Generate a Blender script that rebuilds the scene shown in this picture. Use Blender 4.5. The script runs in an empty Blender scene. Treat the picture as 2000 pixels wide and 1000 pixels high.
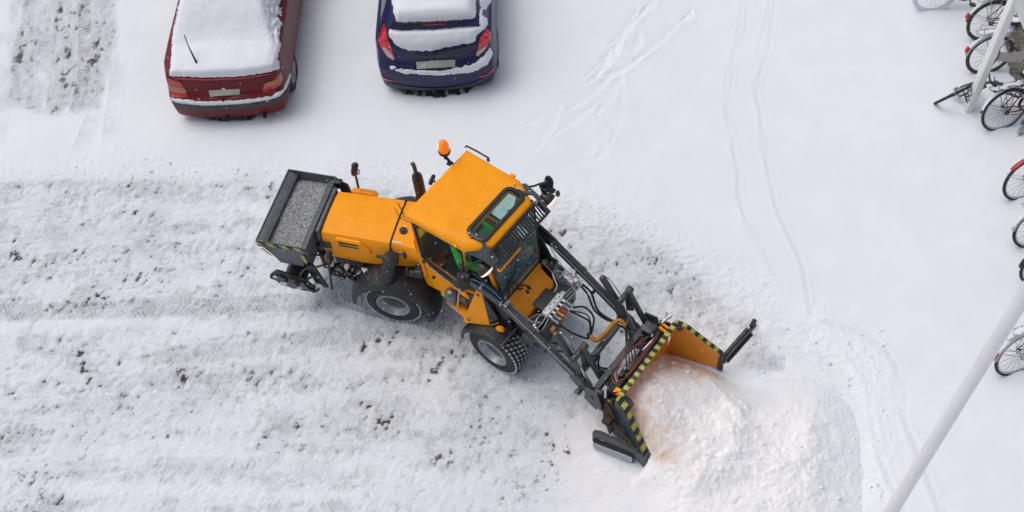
import bpy, bmesh, math, random
import numpy as np
from mathutils import Vector, Matrix, Euler
from mathutils.bvhtree import BVHTree
from mathutils.geometry import tessellate_polygon
R = math.radians
sc = bpy.context.scene
col = sc.collection
rnd = random.Random(7)

# ------------------------------------------------------------------ camera
FPX, CAMH = 2100.0, 11.6
_n = np.array([155.0, 1450.0, FPX]); _n /= np.linalg.norm(_n)
_Z = -_n; _X = np.array([1450.0, -155.0, 0.0]); _X /= np.linalg.norm(_X); _Y = np.cross(_Z, _X)
CM = np.array([_X, _Y, _Z])                     # world = CM @ cam (cam: x right, y down, z forward)
cd = bpy.data.cameras.new('camera'); cam = bpy.data.objects.new('camera', cd); col.objects.link(cam)
cd.sensor_width = 36; cd.lens = 36 * FPX / 2000; cd.clip_end = 500; cd.clip_start = 0.1
r_, d_, f_ = CM[:, 0], CM[:, 1], CM[:, 2]
cam.matrix_world = Matrix(((r_[0], -d_[0], -f_[0], 0), (r_[1], -d_[1], -f_[1], 0), (r_[2], -d_[2], -f_[2], CAMH), (0, 0, 0, 1)))
sc.camera = cam

# ------------------------------------------------------------------ light
w = bpy.data.worlds.new('World'); sc.world = w; w.use_nodes = True
nt = w.node_tree; nt.nodes.clear()
sky = nt.nodes.new('ShaderNodeTexSky'); sky.sky_type = 'NISHITA'; sky.sun_disc = False
SUN_EL, SUN_ROT = 66, 300
sky.sun_elevation = R(SUN_EL); sky.sun_rotation = R(SUN_ROT); sky.air_density = 1.0; sky.dust_density = 5.0; sky.ozone_density = 1.0
hs = nt.nodes.new('ShaderNodeHueSaturation'); hs.inputs['Saturation'].default_value = 0.55
bg = nt.nodes.new('ShaderNodeBackground'); bg.inputs['Strength'].default_value = 0.15
ow = nt.nodes.new('ShaderNodeOutputWorld')
nt.links.new(sky.outputs[0], hs.inputs['Color']); nt.links.new(hs.outputs[0], bg.inputs[0]); nt.links.new(bg.outputs[0], ow.inputs[0])
sl = bpy.data.lights.new('sun', 'SUN'); sl.energy = 0.6; sl.angle = R(45); sl.color = (1.0, 1.0, 1.0)
so = bpy.data.objects.new('sun', sl); col.objects.link(so)
# sky sun_rotation is clockwise from +Y
_az = R(SUN_ROT); _dir = Vector((math.sin(_az) * math.cos(R(SUN_EL)), math.cos(_az) * math.cos(R(SUN_EL)), math.sin(R(SUN_EL))))
so.rotation_euler = _dir.to_track_quat('Z', 'Y').to_euler(); so.location = _dir * 30
sc.view_settings.view_transform = 'Standard'; sc.view_settings.look = 'None'
sc.view_settings.exposure = -0.29; sc.view_settings.gamma = 1.0

def G(px, py, z=0.0):
    """point of the place at height z that the photograph shows at pixel px, py"""
    d = CM @ np.array([px - 1000.0, py - 500.0, FPX]); t = (z - CAMH) / d[2]
    return Vector((d[0] * t, d[1] * t, z))
def PX(v):
    c = CM.T @ np.array([v[0], v[1], v[2] - CAMH]); return c[0] / c[2] * FPX + 1000, c[1] / c[2] * FPX + 500

# ------------------------------------------------------------------ materials
def mat(name, rgb, rough=0.5, metal=0.0, var=0.08, vscale=6.0, bump=0.0, bscale=60.0, coat=0.0, emis=None, estr=0.0, specks=0.0, trans=0.0, spec=0.5):
    m = bpy.data.materials.new(name); m.use_nodes = True; N = m.node_tree; b = N.nodes['Principled BSDF']
    tc = N.nodes.new('ShaderNodeTexCoord')
    nz = N.nodes.new('ShaderNodeTexNoise'); nz.inputs['Scale'].default_value = vscale; nz.inputs['Detail'].default_value = 6; nz.inputs['Roughness'].default_value = 0.65
    N.links.new(tc.outputs['Object'], nz.inputs['Vector'])
    mr = N.nodes.new('ShaderNodeMapRange'); mr.inputs['From Min'].default_value = 0.3; mr.inputs['From Max'].default_value = 0.7
    mr.inputs['To Min'].default_value = 1 - var; mr.inputs['To Max'].default_value = 1 + var
    N.links.new(nz.outputs['Fac'], mr.inputs['Value'])
    mx = N.nodes.new('ShaderNodeVectorMath'); mx.operation = 'SCALE'; mx.inputs[0].default_value = rgb
    N.links.new(mr.outputs[0], mx.inputs['Scale'])
    last = mx.outputs[0]
    if specks > 0:      # fallen flakes and grit caught on the surface
        vz = N.nodes.new('ShaderNodeTexNoise'); vz.inputs['Scale'].default_value = 140; vz.inputs['Detail'].default_value = 3
        N.links.new(tc.outputs['Object'], vz.inputs['Vector'])
        v2 = N.nodes.new('ShaderNodeMapRange'); v2.inputs['From Min'].default_value = 0.66 - 0.12 * specks; v2.inputs['From Max'].default_value = 0.76 - 0.12 * specks
        N.links.new(vz.outputs['Fac'], v2.inputs['Value'])
        cm_ = N.nodes.new('ShaderNodeMixRGB'); cm_.inputs[2].default_value = (0.75, 0.77, 0.8, 1)
        N.links.new(v2.outputs[0], cm_.inputs[0]); N.links.new(last, cm_.inputs[1]); last = cm_.outputs[0]
    N.links.new(last, b.inputs['Base Color'])
    b.inputs['Roughness'].default_value = rough; b.inputs['Metallic'].default_value = metal
    b.inputs['Specular IOR Level'].default_value = spec
    r2 = N.nodes.new('ShaderNodeMapRange'); r2.inputs['To Min'].default_value = max(0.02, rough - 0.12); r2.inputs['To Max'].default_value = min(1, rough + 0.12)
    N.links.new(nz.outputs['Fac'], r2.inputs['Value']); N.links.new(r2.outputs[0], b.inputs['Roughness'])
    if coat: b.inputs['Coat Weight'].default_value = coat; b.inputs['Coat Roughness'].default_value = 0.08
    if bump:
        bn = N.nodes.new('ShaderNodeTexNoise'); bn.inputs['Scale'].default_value = bscale; bn.inputs['Detail'].default_value = 5
        N.links.new(tc.outputs['Object'], bn.inputs['Vector'])
        bp = N.nodes.new('ShaderNodeBump'); bp.inputs['Strength'].default_value = bump; bp.inputs['Distance'].default_value = 0.01
        N.links.new(bn.outputs['Fac'], bp.inputs['Height']); N.links.new(bp.outputs[0], b.inputs['Normal'])
    if emis: b.inputs['Emission Color'].default_value = (*emis, 1); b.inputs['Emission Strength'].default_value = estr
    return m
def glassmat(name, tint, mixf=0.5, rough=0.03, surf=(0.05, 0.09, 0.09)):
    m = bpy.data.materials.new(name); m.use_nodes = True; N = m.node_tree; N.nodes.clear()
    o = N.nodes.new('ShaderNodeOutputMaterial'); t = N.nodes.new('ShaderNodeBsdfTransparent'); t.inputs[0].default_value = (*tint, 1)
    g = N.nodes.new('ShaderNodeBsdfPrincipled'); g.inputs['Base Color'].default_value = (*surf, 1); g.inputs['Roughness'].default_value = rough; g.inputs['Specular IOR Level'].default_value = 0.8
    tc = N.nodes.new('ShaderNodeTexCoord'); nz = N.nodes.new('ShaderNodeTexNoise'); nz.inputs['Scale'].default_value = 5; nz.inputs['Detail'].default_value = 4
    N.links.new(tc.outputs['Object'], nz.inputs['Vector'])
    mr = N.nodes.new('ShaderNodeMapRange'); mr.inputs['From Min'].default_value = 0.3; mr.inputs['From Max'].default_value = 0.7; mr.inputs['To Min'].default_value = mixf - 0.03; mr.inputs['To Max'].default_value = mixf + 0.03
    N.links.new(nz.outputs['Fac'], mr.inputs['Value'])
    mx = N.nodes.new('ShaderNodeMixShader'); N.links.new(mr.outputs[0], mx.inputs[0]); N.links.new(t.outputs[0], mx.inputs[1]); N.links.new(g.outputs[0], mx.inputs[2]); N.links.new(mx.outputs[0], o.inputs[0])
    return m
M = {}
M['orange'] = mat('orange_paint', (0.98, 0.355, 0.002), 0.42, var=0.07, vscale=5, spec=0.18, specks=0.10)
M['orange_dirty'] = mat('orange_paint_grimy', (0.88, 0.29, 0.004), 0.5, var=0.13, vscale=14, spec=0.3, specks=0.2)
M['orange_in'] = mat('orange_plow_face', (0.72, 0.26, 0.012), 0.35, var=0.08, vscale=8)
M['grey'] = mat('dark_grey_paint', (0.038, 0.044, 0.05), 0.42, var=0.3, vscale=18, bump=0.1, specks=0.22)
M['blueblack'] = mat('dark_steel_paint', (0.018, 0.03, 0.038), 0.4, var=0.25, vscale=14, specks=0.15)
M['hopper'] = mat('worn_hopper_steel', (0.085, 0.095, 0.11), 0.45, var=0.35, vscale=16, bump=0.15, specks=0.2)
M['black'] = mat('black_plastic', (0.011, 0.012, 0.013), 0.42, var=0.25, vscale=12, specks=0.12)
M['fender'] = mat('black_fender_plastic', (0.018, 0.019, 0.021), 0.5, var=0.5, vscale=7, bump=0.2, bscale=90, specks=0.06)
M['rubber'] = mat('tyre_rubber', (0.02, 0.02, 0.021), 0.75, var=0.3, vscale=20, bump=0.2, bscale=120, specks=0.2)
M['hose'] = mat('hose_rubber', (0.01, 0.01, 0.011), 0.4, var=0.2)
M['redhose'] = mat('brown_red_hose', (0.12, 0.025, 0.02), 0.5)
M['brownhose'] = mat('brown_rubber_hose', (0.10, 0.05, 0.02), 0.5, var=0.3)
M['steel'] = mat('zinc_steel', (0.55, 0.56, 0.57), 0.32, metal=0.85, var=0.15, vscale=30)
M['rim'] = mat('silver_rim_paint', (0.38, 0.39, 0.41), 0.35, metal=0.3, var=0.15, vscale=12, specks=0.15)
M['rimdark'] = mat('rim_disc_grime', (0.055, 0.06, 0.066), 0.6, var=0.3, vscale=16, specks=0.2)
M['white'] = mat('white_paint', (0.84, 0.83, 0.80), 0.45, var=0.05, vscale=4)
M['silverblock'] = mat('aluminium_block', (0.80, 0.81, 0.82), 0.4, metal=0.1, var=0.1)
M['rust'] = mat('rusty_steel', (0.055, 0.032, 0.022), 0.8, var=0.5, vscale=30, bump=0.4)
M['ylw'] = mat('warning_yellow', (0.52, 0.47, 0.06), 0.5, var=0.22, vscale=30, specks=0.15)
M['ochre'] = mat('ochre_hose_sleeve', (0.38, 0.17, 0.015), 0.5, var=0.2, vscale=30)
M['blk_stripe'] = mat('warning_black', (0.012, 0.014, 0.016), 0.5, var=0.2)
M['snow'] = mat('settled_snow', (0.80, 0.82, 0.86), 0.9, var=0.02, vscale=5, bump=0.5, bscale=40, spec=0.2)
M['snowflake'] = mat('flake_snow', (0.85, 0.86, 0.9), 0.9, var=0.02)
M['packsnow'] = mat('snow_in_tread', (0.62, 0.64, 0.68), 0.9, var=0.12, vscale=40, bump=0.4)
M['gravel'] = None
M['glass'] = glassmat('cab_glass', (0.72, 0.93, 0.88), 0.14, surf=(0.10, 0.16, 0.17))
M['wglass'] = glassmat('windscreen_glass', (0.6, 0.82, 0.80), 0.55, surf=(0.13, 0.20, 0.215))
M['sideglass'] = glassmat('door_glass', (0.75, 0.88, 0.84), 0.14, surf=(0.02, 0.03, 0.03))
M['carglass'] = mat('car_window_glass', (0.015, 0.02, 0.022), 0.06, var=0.1, spec=0.8)
M['green'] = mat('hi_vis_green_cloth', (0.06, 0.85, 0.07), 0.8, var=0.2, vscale=10, bump=0.3)
M['bluestripe'] = mat('blue_stripe', (0.02, 0.05, 0.16), 0.4)
M['whitestripe'] = mat('white_decal', (0.6, 0.6, 0.6), 0.4)
M['skin'] = mat('skin', (0.5, 0.28, 0.2), 0.6)
M['darkcloth'] = mat('dark_cloth', (0.015, 0.018, 0.025), 0.85)
M['redlens'] = mat('red_lamp_lens', (0.55, 0.012, 0.02), 0.15, coat=0.6, var=0.15, vscale=20)
M['redcarlens'] = mat('red_tail_lamp', (0.42, 0.01, 0.012), 0.15, coat=0.8, var=0.25, vscale=30)
M['brightlens'] = mat('bright_red_tail_lamp', (0.62, 0.015, 0.03), 0.12, coat=0.8, var=0.25, vscale=25)
M['amberlens'] = mat('amber_tail_lamp', (0.42, 0.11, 0.02), 0.15, coat=0.8, var=0.25, vscale=30)
M['clearlens'] = mat('clear_tail_lamp', (0.55, 0.42, 0.42), 0.12, coat=0.8, var=0.2, vscale=30)
M['beacon'] = mat('amber_beacon_dome', (0.75, 0.16, 0.005), 0.15, coat=0.5, emis=(1.0, 0.20, 0.01), estr=0.55)
M['beaconlit'] = mat('amber_beacon_flash', (0.9, 0.5, 0.02), 0.3, emis=(1.0, 0.55, 0.03), estr=1.6)
M['lamplit'] = mat('lit_work_lamp', (0.9, 0.7, 0.6), 0.3, emis=(1.0, 0.66, 0.52), estr=1.1)
M['carred'] = mat('dark_red_car_paint', (0.14, 0.006, 0.010), 0.38, var=0.1, vscale=5, coat=0.15, spec=0.25, specks=0.0)
M['carblue'] = mat('dark_blue_car_paint', (0.012, 0.013, 0.075), 0.36, var=0.15, vscale=5, coat=0.2, spec=0.3, specks=0.04)
M['plate'] = mat('number_plate', (0.42, 0.42, 0.36), 0.5, var=0.04)
M['trim'] = mat('black_bumper_trim', (0.028, 0.032, 0.034), 0.5, var=0.2, specks=0.1)
M['under'] = mat('underbody', (0.012, 0.011, 0.010), 0.8)
M['bikered'] = mat('red_bicycle_paint', (0.42, 0.02, 0.02), 0.35, coat=0.4)
M['bikeblack'] = mat('black_bicycle_paint', (0.015, 0.015, 0.017), 0.35, coat=0.3)
M['bikeburg'] = mat('burgundy_bicycle_paint', (0.16, 0.02, 0.02), 0.35, coat=0.3)
M['bikebeige'] = mat('beige_bicycle_paint', (0.25, 0.2, 0.15), 0.4, coat=0.3)
M['bikegrey'] = mat('grey_bicycle_paint', (0.12, 0.13, 0.14), 0.35, coat=0.3)
M['mudwhite'] = mat('worn_white_mudguard', (0.5, 0.46, 0.42), 0.5, var=0.3, vscale=25)
M['spoke'] = mat('dull_spoke_wire', (0.05, 0.05, 0.052), 0.5, metal=0.3)
M['grime'] = mat('grimy_tyre_wall', (0.08, 0.07, 0.055), 0.8, var=0.3)
M['pole'] = mat('white_pole_paint', (0.86, 0.84, 0.86), 0.4, var=0.07, vscale=2.2, bump=0.05)

def gravel_mat():
    m = bpy.data.materials.new('grit_gravel'); m.use_nodes = True; N = m.node_tree; b = N.nodes['Principled BSDF']
    tc = N.nodes.new('ShaderNodeTexCoord'); v = N.nodes.new('ShaderNodeTexVoronoi'); v.inputs['Scale'].default_value = 105
    N.links.new(tc.outputs['Object'], v.inputs['Vector'])
    cr = N.nodes.new('ShaderNodeValToRGB'); cr.color_ramp.elements[0].color = (0.09, 0.092, 0.098, 1); cr.color_ramp.elements[1].color = (0.55, 0.56, 0.58, 1)
    e = cr.color_ramp.elements.new(0.55); e.color = (0.27, 0.275, 0.285, 1)
    sx = N.nodes.new('ShaderNodeSeparateColor'); N.links.new(v.outputs['Color'], sx.inputs[0]); N.links.new(sx.outputs[0], cr.inputs[0]); N.links.new(cr.outputs[0], b.inputs['Base Color'])
    b.inputs['Roughness'].default_value = 0.8
    bp = N.nodes.new('ShaderNodeBump'); bp.inputs['Strength'].default_value = 0.9; bp.inputs['Distance'].default_value = 0.008; bp.invert = True
    N.links.new(v.outputs['Distance'], bp.inputs['Height']); N.links.new(bp.outputs[0], b.inputs['Normal'])
    return m
M['gravel'] = gravel_mat()

def hazard_mat(name, period=0.11, dx=(1, 0, 0), ang=0.7):
    m = bpy.data.materials.new(name); m.use_nodes = True; N = m.node_tree; b = N.nodes['Principled BSDF']
    tc = N.nodes.new('ShaderNodeTexCoord'); dot = N.nodes.new('ShaderNodeVectorMath'); dot.operation = 'DOT_PRODUCT'; dot.inputs[1].default_value = tuple(c / period for c in dx)
    N.links.new(tc.outputs['Object'], dot.inputs[0])
    fr = N.nodes.new('ShaderNodeMath'); fr.operation = 'FRACT'; N.links.new(dot.outputs['Value'], fr.inputs[0])
    gt = N.nodes.new('ShaderNodeMath'); gt.operation = 'GREATER_THAN'; gt.inputs[1].default_value = 0.48; N.links.new(fr.outputs[0], gt.inputs[0])
    nz = N.nodes.new('ShaderNodeTexNoise'); nz.inputs['Scale'].default_value = 60; nz.inputs['Detail'].default_value = 6; N.links.new(tc.outputs['Object'], nz.inputs['Vector'])
    wr = N.nodes.new('ShaderNodeMapRange'); wr.inputs['From Min'].default_value = 0.64; wr.inputs['From Max'].default_value = 0.54; N.links.new(nz.outputs['Fac'], wr.inputs['Value'])
    mu = N.nodes.new('ShaderNodeMath'); mu.operation = 'MULTIPLY'; N.links.new(gt.outputs[0], mu.inputs[0]); N.links.new(wr.outputs[0], mu.inputs[1])
    mx = N.nodes.new('ShaderNodeMixRGB'); mx.inputs[1].default_value = (0.014, 0.02, 0.024, 1); mx.inputs[2].default_value = (0.46, 0.43, 0.07, 1)
    N.links.new(mu.outputs[0], mx.inputs[0]); N.links.new(mx.outputs[0], b.inputs['Base Color']); b.inputs['Roughness'].default_value = 0.5
    return m

# ------------------------------------------------------------------ mesh helper
def catmull(pts, n=8):
    P = [Vector(p) for p in pts]
    if len(P) < 3: return P
    out = []
    for i in range(len(P) - 1):
        p0 = P[i - 1] if i else P[0] * 2 - P[1]; p1, p2 = P[i], P[i + 1]; p3 = P[i + 2] if i + 2 < len(P) else P[-1] * 2 - P[-2]
        for k in range(n):
            t = k / n
            out.append(0.5 * ((2 * p1) + (-p0 + p2) * t + (2 * p0 - 5 * p1 + 4 * p2 - p3) * t * t + (-p0 + 3 * p1 - 3 * p2 + p3) * t ** 3))
    out.append(P[-1]); return out
class MB:
    def __init__(s): s.bm = bmesh.new()
    def add(s, verts, faces):
        v = [s.bm.verts.new(p) for p in verts]
        for f in faces:
            try: s.bm.faces.new([v[i] for i in f])
            except ValueError: pass
        return s
    def box(s, c, size, rot=None, bev=0.0):
        t = bmesh.new(); bmesh.ops.create_cube(t, size=1.0); bmesh.ops.scale(t, vec=size, verts=t.verts)
        if bev: bmesh.ops.bevel(t, geom=t.edges[:], offset=bev, segments=2, affect='EDGES', profile=0.5, clamp_overlap=True)
        m = Matrix.Translation(c) @ (Euler(rot).to_matrix().to_4x4() if rot is not None else Matrix())
        bmesh.ops.transform(t, matrix=m, verts=t.verts); s._merge(t); return s
    def _merge(s, t):
        me = bpy.data.meshes.new('t'); t.to_mesh(me); t.free(); s.bm.from_mesh(me); bpy.data.meshes.remove(me)
    def beam(s, p0, p1, w, h, up=(0, 0, 1), bev=0.004):
        p0, p1 = Vector(p0), Vector(p1); x = (p1 - p0); L = x.length; x.normalize(); up = Vector(up); y = up.cross(x).normalized(); z = x.cross(y)
        t = bmesh.new(); bmesh.ops.create_cube(t, size=1.0); bmesh.ops.scale(t, vec=(L, w, h), verts=t.verts)
        if bev: bmesh.ops.bevel(t, geom=t.edges[:], offset=bev, segments=1, affect='EDGES')
        m = Matrix.Translation((p0 + p1) / 2) @ Matrix((x, y, z)).transposed().to_4x4()
        bmesh.ops.transform(t, matrix=m, verts=t.verts); s._merge(t); return s
    def ring(s, c, u, v, r, n): return [c + (u * math.cos(2 * math.pi * i / n) + v * math.sin(2 * math.pi * i / n)) * r for i in range(n)]
    def loft(s, rings, cap=True, closed=True):
        n = len(rings[0]); vs = [[s.bm.verts.new(p) for p in r] for r in rings]
        for a, b in zip(vs[:-1], vs[1:]):
            for i in range(n if closed else n - 1):
                j = (i + 1) % n
                try: s.bm.faces.new((a[i], a[j], b[j], b[i]))
                except ValueError: pass
        if cap:
            for r, rev in ((vs[0], True), (vs[-1], False)):
                try: s.bm.faces.new(r[::-1] if rev else r)
                except ValueError: pass
        return s
    def cyl(s, p0, p1, r, r2=None, n=16): return s.tube([p0, p1], r, n, r2=r2, smooth=False)
    def tube(s, pts, r, n=8, r2=None, smooth=True, sub=6, radii=None):
        P = catmull(pts, sub) if smooth else [Vector(p) for p in pts]
        rings = []; T = (P[1] - P[0]).normalized(); u = T.orthogonal().normalized()
        for i, p in enumerate(P):
            t = (P[min(i + 1, len(P) - 1)] - P[max(i - 1, 0)]).normalized()
            u = (u - t * u.dot(t)).normalized(); v = t.cross(u)
            f = i / (len(P) - 1); rr = radii(f) if radii else (r + ((r2 if r2 is not None else r) - r) * f)
            rings.append(s.ring(p, u, v, rr, n))
        return s.loft(rings)
    def lathe(s, c, axis, prof, n=32, cap=False):
        c = Vector(c); a = Vector(axis).normalized(); u = a.orthogonal().normalized(); v = a.cross(u)
        return s.loft([s.ring(c + a * t, u, v, max(r, 1e-4), n) for t, r in prof], cap=cap)
    def prism(s, poly, off):
        P = [Vector(p) for p in poly]; o = Vector(off); n = len(P)
        a = [s.bm.verts.new(p) for p in P]; b = [s.bm.verts.new(p + o) for p in P]
        s.bm.faces.new(a); s.bm.faces.new(b[::-1])
        for i in range(n): s.bm.faces.new((a[(i + 1) % n], a[i], b[i], b[(i + 1) % n]))
        return s
    def ball(s, c, r, sc3=(1, 1, 1), u=16, v=10):
        t = bmesh.new(); bmesh.ops.create_uvsphere(t, u_segments=u, v_segments=v, radius=r); bmesh.ops.scale(t, vec=sc3, verts=t.verts); bmesh.ops.translate(t, vec=c, verts=t.verts); s._merge(t); return s
    def build(s, name, m, parent=None, sharp=35, rev=False, split=False):
        bmesh.ops.recalc_face_normals(s.bm, faces=s.bm.faces)
        me = bpy.data.meshes.new(name); s.bm.to_mesh(me); s.bm.free()
        me.materials.append(M[m] if isinstance(m, str) else m)
        me.polygons.foreach_set('use_smooth', [True] * len(me.polygons)); me.set_sharp_from_angle(angle=R(sharp))
        o = bpy.data.objects.new(name, me); col.objects.link(o)
        if parent: o.parent = parent
        if split: split_islands(o)
        return o
def split_islands(o):
    me = o.data; n = len(me.vertices); par = list(range(n))
    def fd(a):
        while par[a] != a: par[a] = par[par[a]]; a = par[a]
        return a
    for e in me.edges: a, b = fd(e.vertices[0]), fd(e.vertices[1]); par[a] = b
    isl = {}
    for i in range(n): isl.setdefault(fd(i), []).append(i)
    # islands whose boxes touch stay together
    groups = []
    for ids in isl.values():
        c = np.array([me.vertices[i].co for i in ids]); lo, hi = c.min(0) - .003, c.max(0) + .003; hit = [g for g in groups if np.all(g[0] <= hi) and np.all(g[1] >= lo)]
        groups = [g for g in groups if not any(g is h_ for h_ in hit)]
        for g in hit: lo = np.minimum(lo, g[0]); hi = np.maximum(hi, g[1]); ids = ids + g[2]
        groups.append((lo, hi, ids))
    if not 2 <= len(groups) <= 7: return
    for g in groups[1:]:
        keep = set(g[2]); bm = bmesh.new(); bm.from_mesh(me); bm.verts.ensure_lookup_table(); bmesh.ops.delete(bm, geom=[v for v in bm.verts if v.index not in keep], context='VERTS')
        m2 = me.copy(); bm.to_mesh(m2); bm.free(); c = o.copy(); c.data = m2; col.objects.link(c)
    keep = set(groups[0][2]); bm = bmesh.new(); bm.from_mesh(me); bm.verts.ensure_lookup_table(); bmesh.ops.delete(bm, geom=[v for v in bm.verts if v.index not in keep], context='VERTS'); bm.to_mesh(me); bm.free()
def bevmod(o, wd=0.01, seg=2, ang=40):
    b = o.modifiers.new('bev', 'BEVEL'); b.width = wd; b.segments = seg; b.limit_method = 'ANGLE'; b.angle_limit = R(ang); return o
def tag(o, label=None, cat=None, group=None, kind=None):
    if label: o['label'] = label
    if cat: o['category'] = cat
    if group: o['group'] = group
    if kind: o['kind'] = kind
    return o
def empty(name, loc, rz=0, label=None, cat=None, group=None):
    o = bpy.data.objects.new(name, None); col.objects.link(o); o.location = loc; o.rotation_euler = (0, 0, rz); o.empty_display_size = 0.2
    return tag(o, label, cat, group)
def children(o): return [c for c in bpy.data.objects if c.parent == o]
def copy_tree(o, parent=None):
    c = o.copy(); col.objects.link(c); c.parent = parent
    for ch in children(o): copy_tree(ch, c)
    return c

# ------------------------------------------------------------------ ground (one sheet of snow, slush and tracks)
def _hash(i, j, seed):
    h = (i.astype(np.int64) * 374761393 + j.astype(np.int64) * 668265263 + seed * 1442695041) & 0x7fffffff
    h = ((h ^ (h >> 13)) * 1274126177) & 0x7fffffff
    return (h ^ (h >> 16)) & 0xffff
def perlin(x, y, seed=0):
    i = np.floor(x); j = np.floor(y); fx = x - i; fy = y - j; i = i.astype(np.int64); j = j.astype(np.int64)
    u = fx * fx * fx * (fx * (fx * 6 - 15) + 10); v = fy * fy * fy * (fy * (fy * 6 - 15) + 10)
    def g(a, b, dx, dy):
        t = _hash(a, b, seed) * (2 * np.pi / 65536); return np.cos(t) * dx + np.sin(t) * dy
    n0 = g(i, j, fx, fy) * (1 - u) + g(i + 1, j, fx - 1, fy) * u
    n1 = g(i, j + 1, fx, fy - 1) * (1 - u) + g(i + 1, j + 1, fx - 1, fy - 1) * u
    return (n0 * (1 - v) + n1 * v) * 1.4
def fbm(x, y, oct=4, seed=0, gain=0.5):
    a = 1.0; s = 0; t = 0
    for k in range(oct):
        s = s + a * perlin(x * 2 ** k + 17.3 * k, y * 2 ** k - 9.1 * k, seed + k); t += a; a *= gain
    return s / t
def sstep(a, b, x):
    t = np.clip((x - a) / (b - a), 0, 1); return t * t * (3 - 2 * t)
def GW(pts): return np.array([[*G(px, py)[:2]] for px, py in pts])
def seg_dist(X, Y, P):
    d = np.full(X.shape, 1e9); U = np.zeros(X.shape); S = np.zeros(X.shape); L = 0.0
    for (ax, ay), (bx, by) in zip(P[:-1], P[1:]):
        dx, dy = bx - ax, by - ay; l = math.hypot(dx, dy) + 1e-9
        t = np.clip(((X - ax) * dx + (Y - ay) * dy) / l ** 2, 0, 1)
        q = np.hypot(X - ax - t * dx, Y - ay - t * dy); m = q < d
        d = np.where(m, q, d); U = np.where(m, L + t * l, U)
        S = np.where(m, ((X - ax) * -dy + (Y - ay) * dx) / l, S); L += l
    return d, U, S
def inside(X, Y, P):
    c = np.zeros(X.shape, bool); n = len(P)
    for k in range(n):
        (x1, y1), (x2, y2) = P[k], P[(k + 1) % n]
        if y1 == y2: continue
        m = ((y1 > Y) != (y2 > Y)) & (X < (x2 - x1) * (Y - y1) / (y2 - y1) + x1); c ^= m
    return c
def sdist(X, Y, pts):
    P = GW(pts); d = seg_dist(X, Y, np.vstack([P, P[:1]]))[0]; return np.where(inside(X, Y, P), d, -d)
def smooth_path(pts, n=6): return GW([(p[0], p[1]) for p in catmull([(a, b, 0) for a, b in pts], n)])

def axis_vals(lo, hi, step, far):
    core = np.arange(lo, hi, step); out = []; s = step * 2; v = hi
    while v < far: out.append(v); v += s; s *= 1.25
    left = []; s = step * 2; v = lo - step
    while v > -far: left.append(v); v -= s; s *= 1.25
    return np.concatenate([left[::-1], core, out])
gx = axis_vals(-8.3, 8.4, 0.016, 150); gy = axis_vals(3.5, 14.6, 0.016, 150)
X, Y = np.meshgrid(gx, gy)
core = (X > -9) & (X < 9) & (Y > 3) & (Y < 15.2)

LANE = [(-400, 352), (0, 352), (200, 350), (520, 354), (780, 366), (900, 372), (1090, 398), (1200, 430), (1300, 482), (1400, 532), (1500, 598), (1600, 650), (1672, 740), (1700, 850), (1690, 1000), (1670, 1400), (-400, 1400)]
DIRTZ = [(-400, 356), (200, 356), (520, 356), (900, 388), (1090, 418), (1250, 468), (1350, 540), (1480, 640), (1540, 730), (1470, 730), (1330, 640), (1190, 760), (1115, 830), (1060, 920), (1035, 1060), (1020, 1400), (-400, 1400)]
jag = 0.05 * fbm(X * 3, Y * 3, 4, 5)
lane = sdist(X, Y, LANE) + jag
dz = sdist(X, Y, DIRTZ) + 0.10 * fbm(X * 4, Y * 4, 4, 8)
inl = sstep(-0.12, 0.22, lane); ind = sstep(-0.05, 0.12, dz)

f1 = fbm(X * 0.7, Y * 0.7, 4, 1); f2 = fbm(X * 5, Y * 5, 4, 2); f3 = fbm(X * 22, Y * 22, 3, 3)
lump = fbm(X * 7 + 0.4 * f2, Y * 9, 5, 11, 0.55); streak = fbm(X * 0.55 + 2, Y * 5.5 + 0.25 * f1, 4, 13)
blob = fbm(X * 2.2, Y * 3.2, 3, 17)
fresh = 0.10 + 0.022 * f1 + 0.004 * f2 + 0.0006 * f3
Hh = fresh * (1 - inl) + inl * (0.055 + 0.012 * f1 + 0.014 * lump + 0.008 * streak + 0.0035 * f3)
# untouched but lumpy apron beside the lane
edge = np.exp(-((lane + 0.10) / 0.26) ** 2)
Hh += edge * (0.002 + 0.011 * fbm(X * 8, Y * 8, 4, 21) + 0.004 * f3)
apron = sstep(-1.0, -0.1, lane) * (1 - inl) * sstep(-2.0, -0.6, -X + 0 * Y - 0.3) if False else sstep(-0.75, -0.15, lane) * (1 - inl)
Hh += apron * (0.007 * fbm(X * 9, Y * 9, 4, 23) + 0.003 * f3)
# soft churned bank between lane edge and clean snow, right of the machine
BANK = smooth_path([(1075, 395), (1200, 430), (1300, 485), (1400, 540), (1500, 610), (1590, 670)])
db = seg_dist(X, Y, BANK)[0]
Hh += 0.020 * np.exp(-(db / 0.26) ** 2) * (1 + 0.7 * lump)
db2 = seg_dist(X, Y, smooth_path([(1170, 440), (1300, 510), (1400, 580), (1480, 650)]))[0]
Hh += 0.012 * np.exp(-(db2 / 0.18) ** 2) * (1 + 1.2 * lump) 

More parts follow.
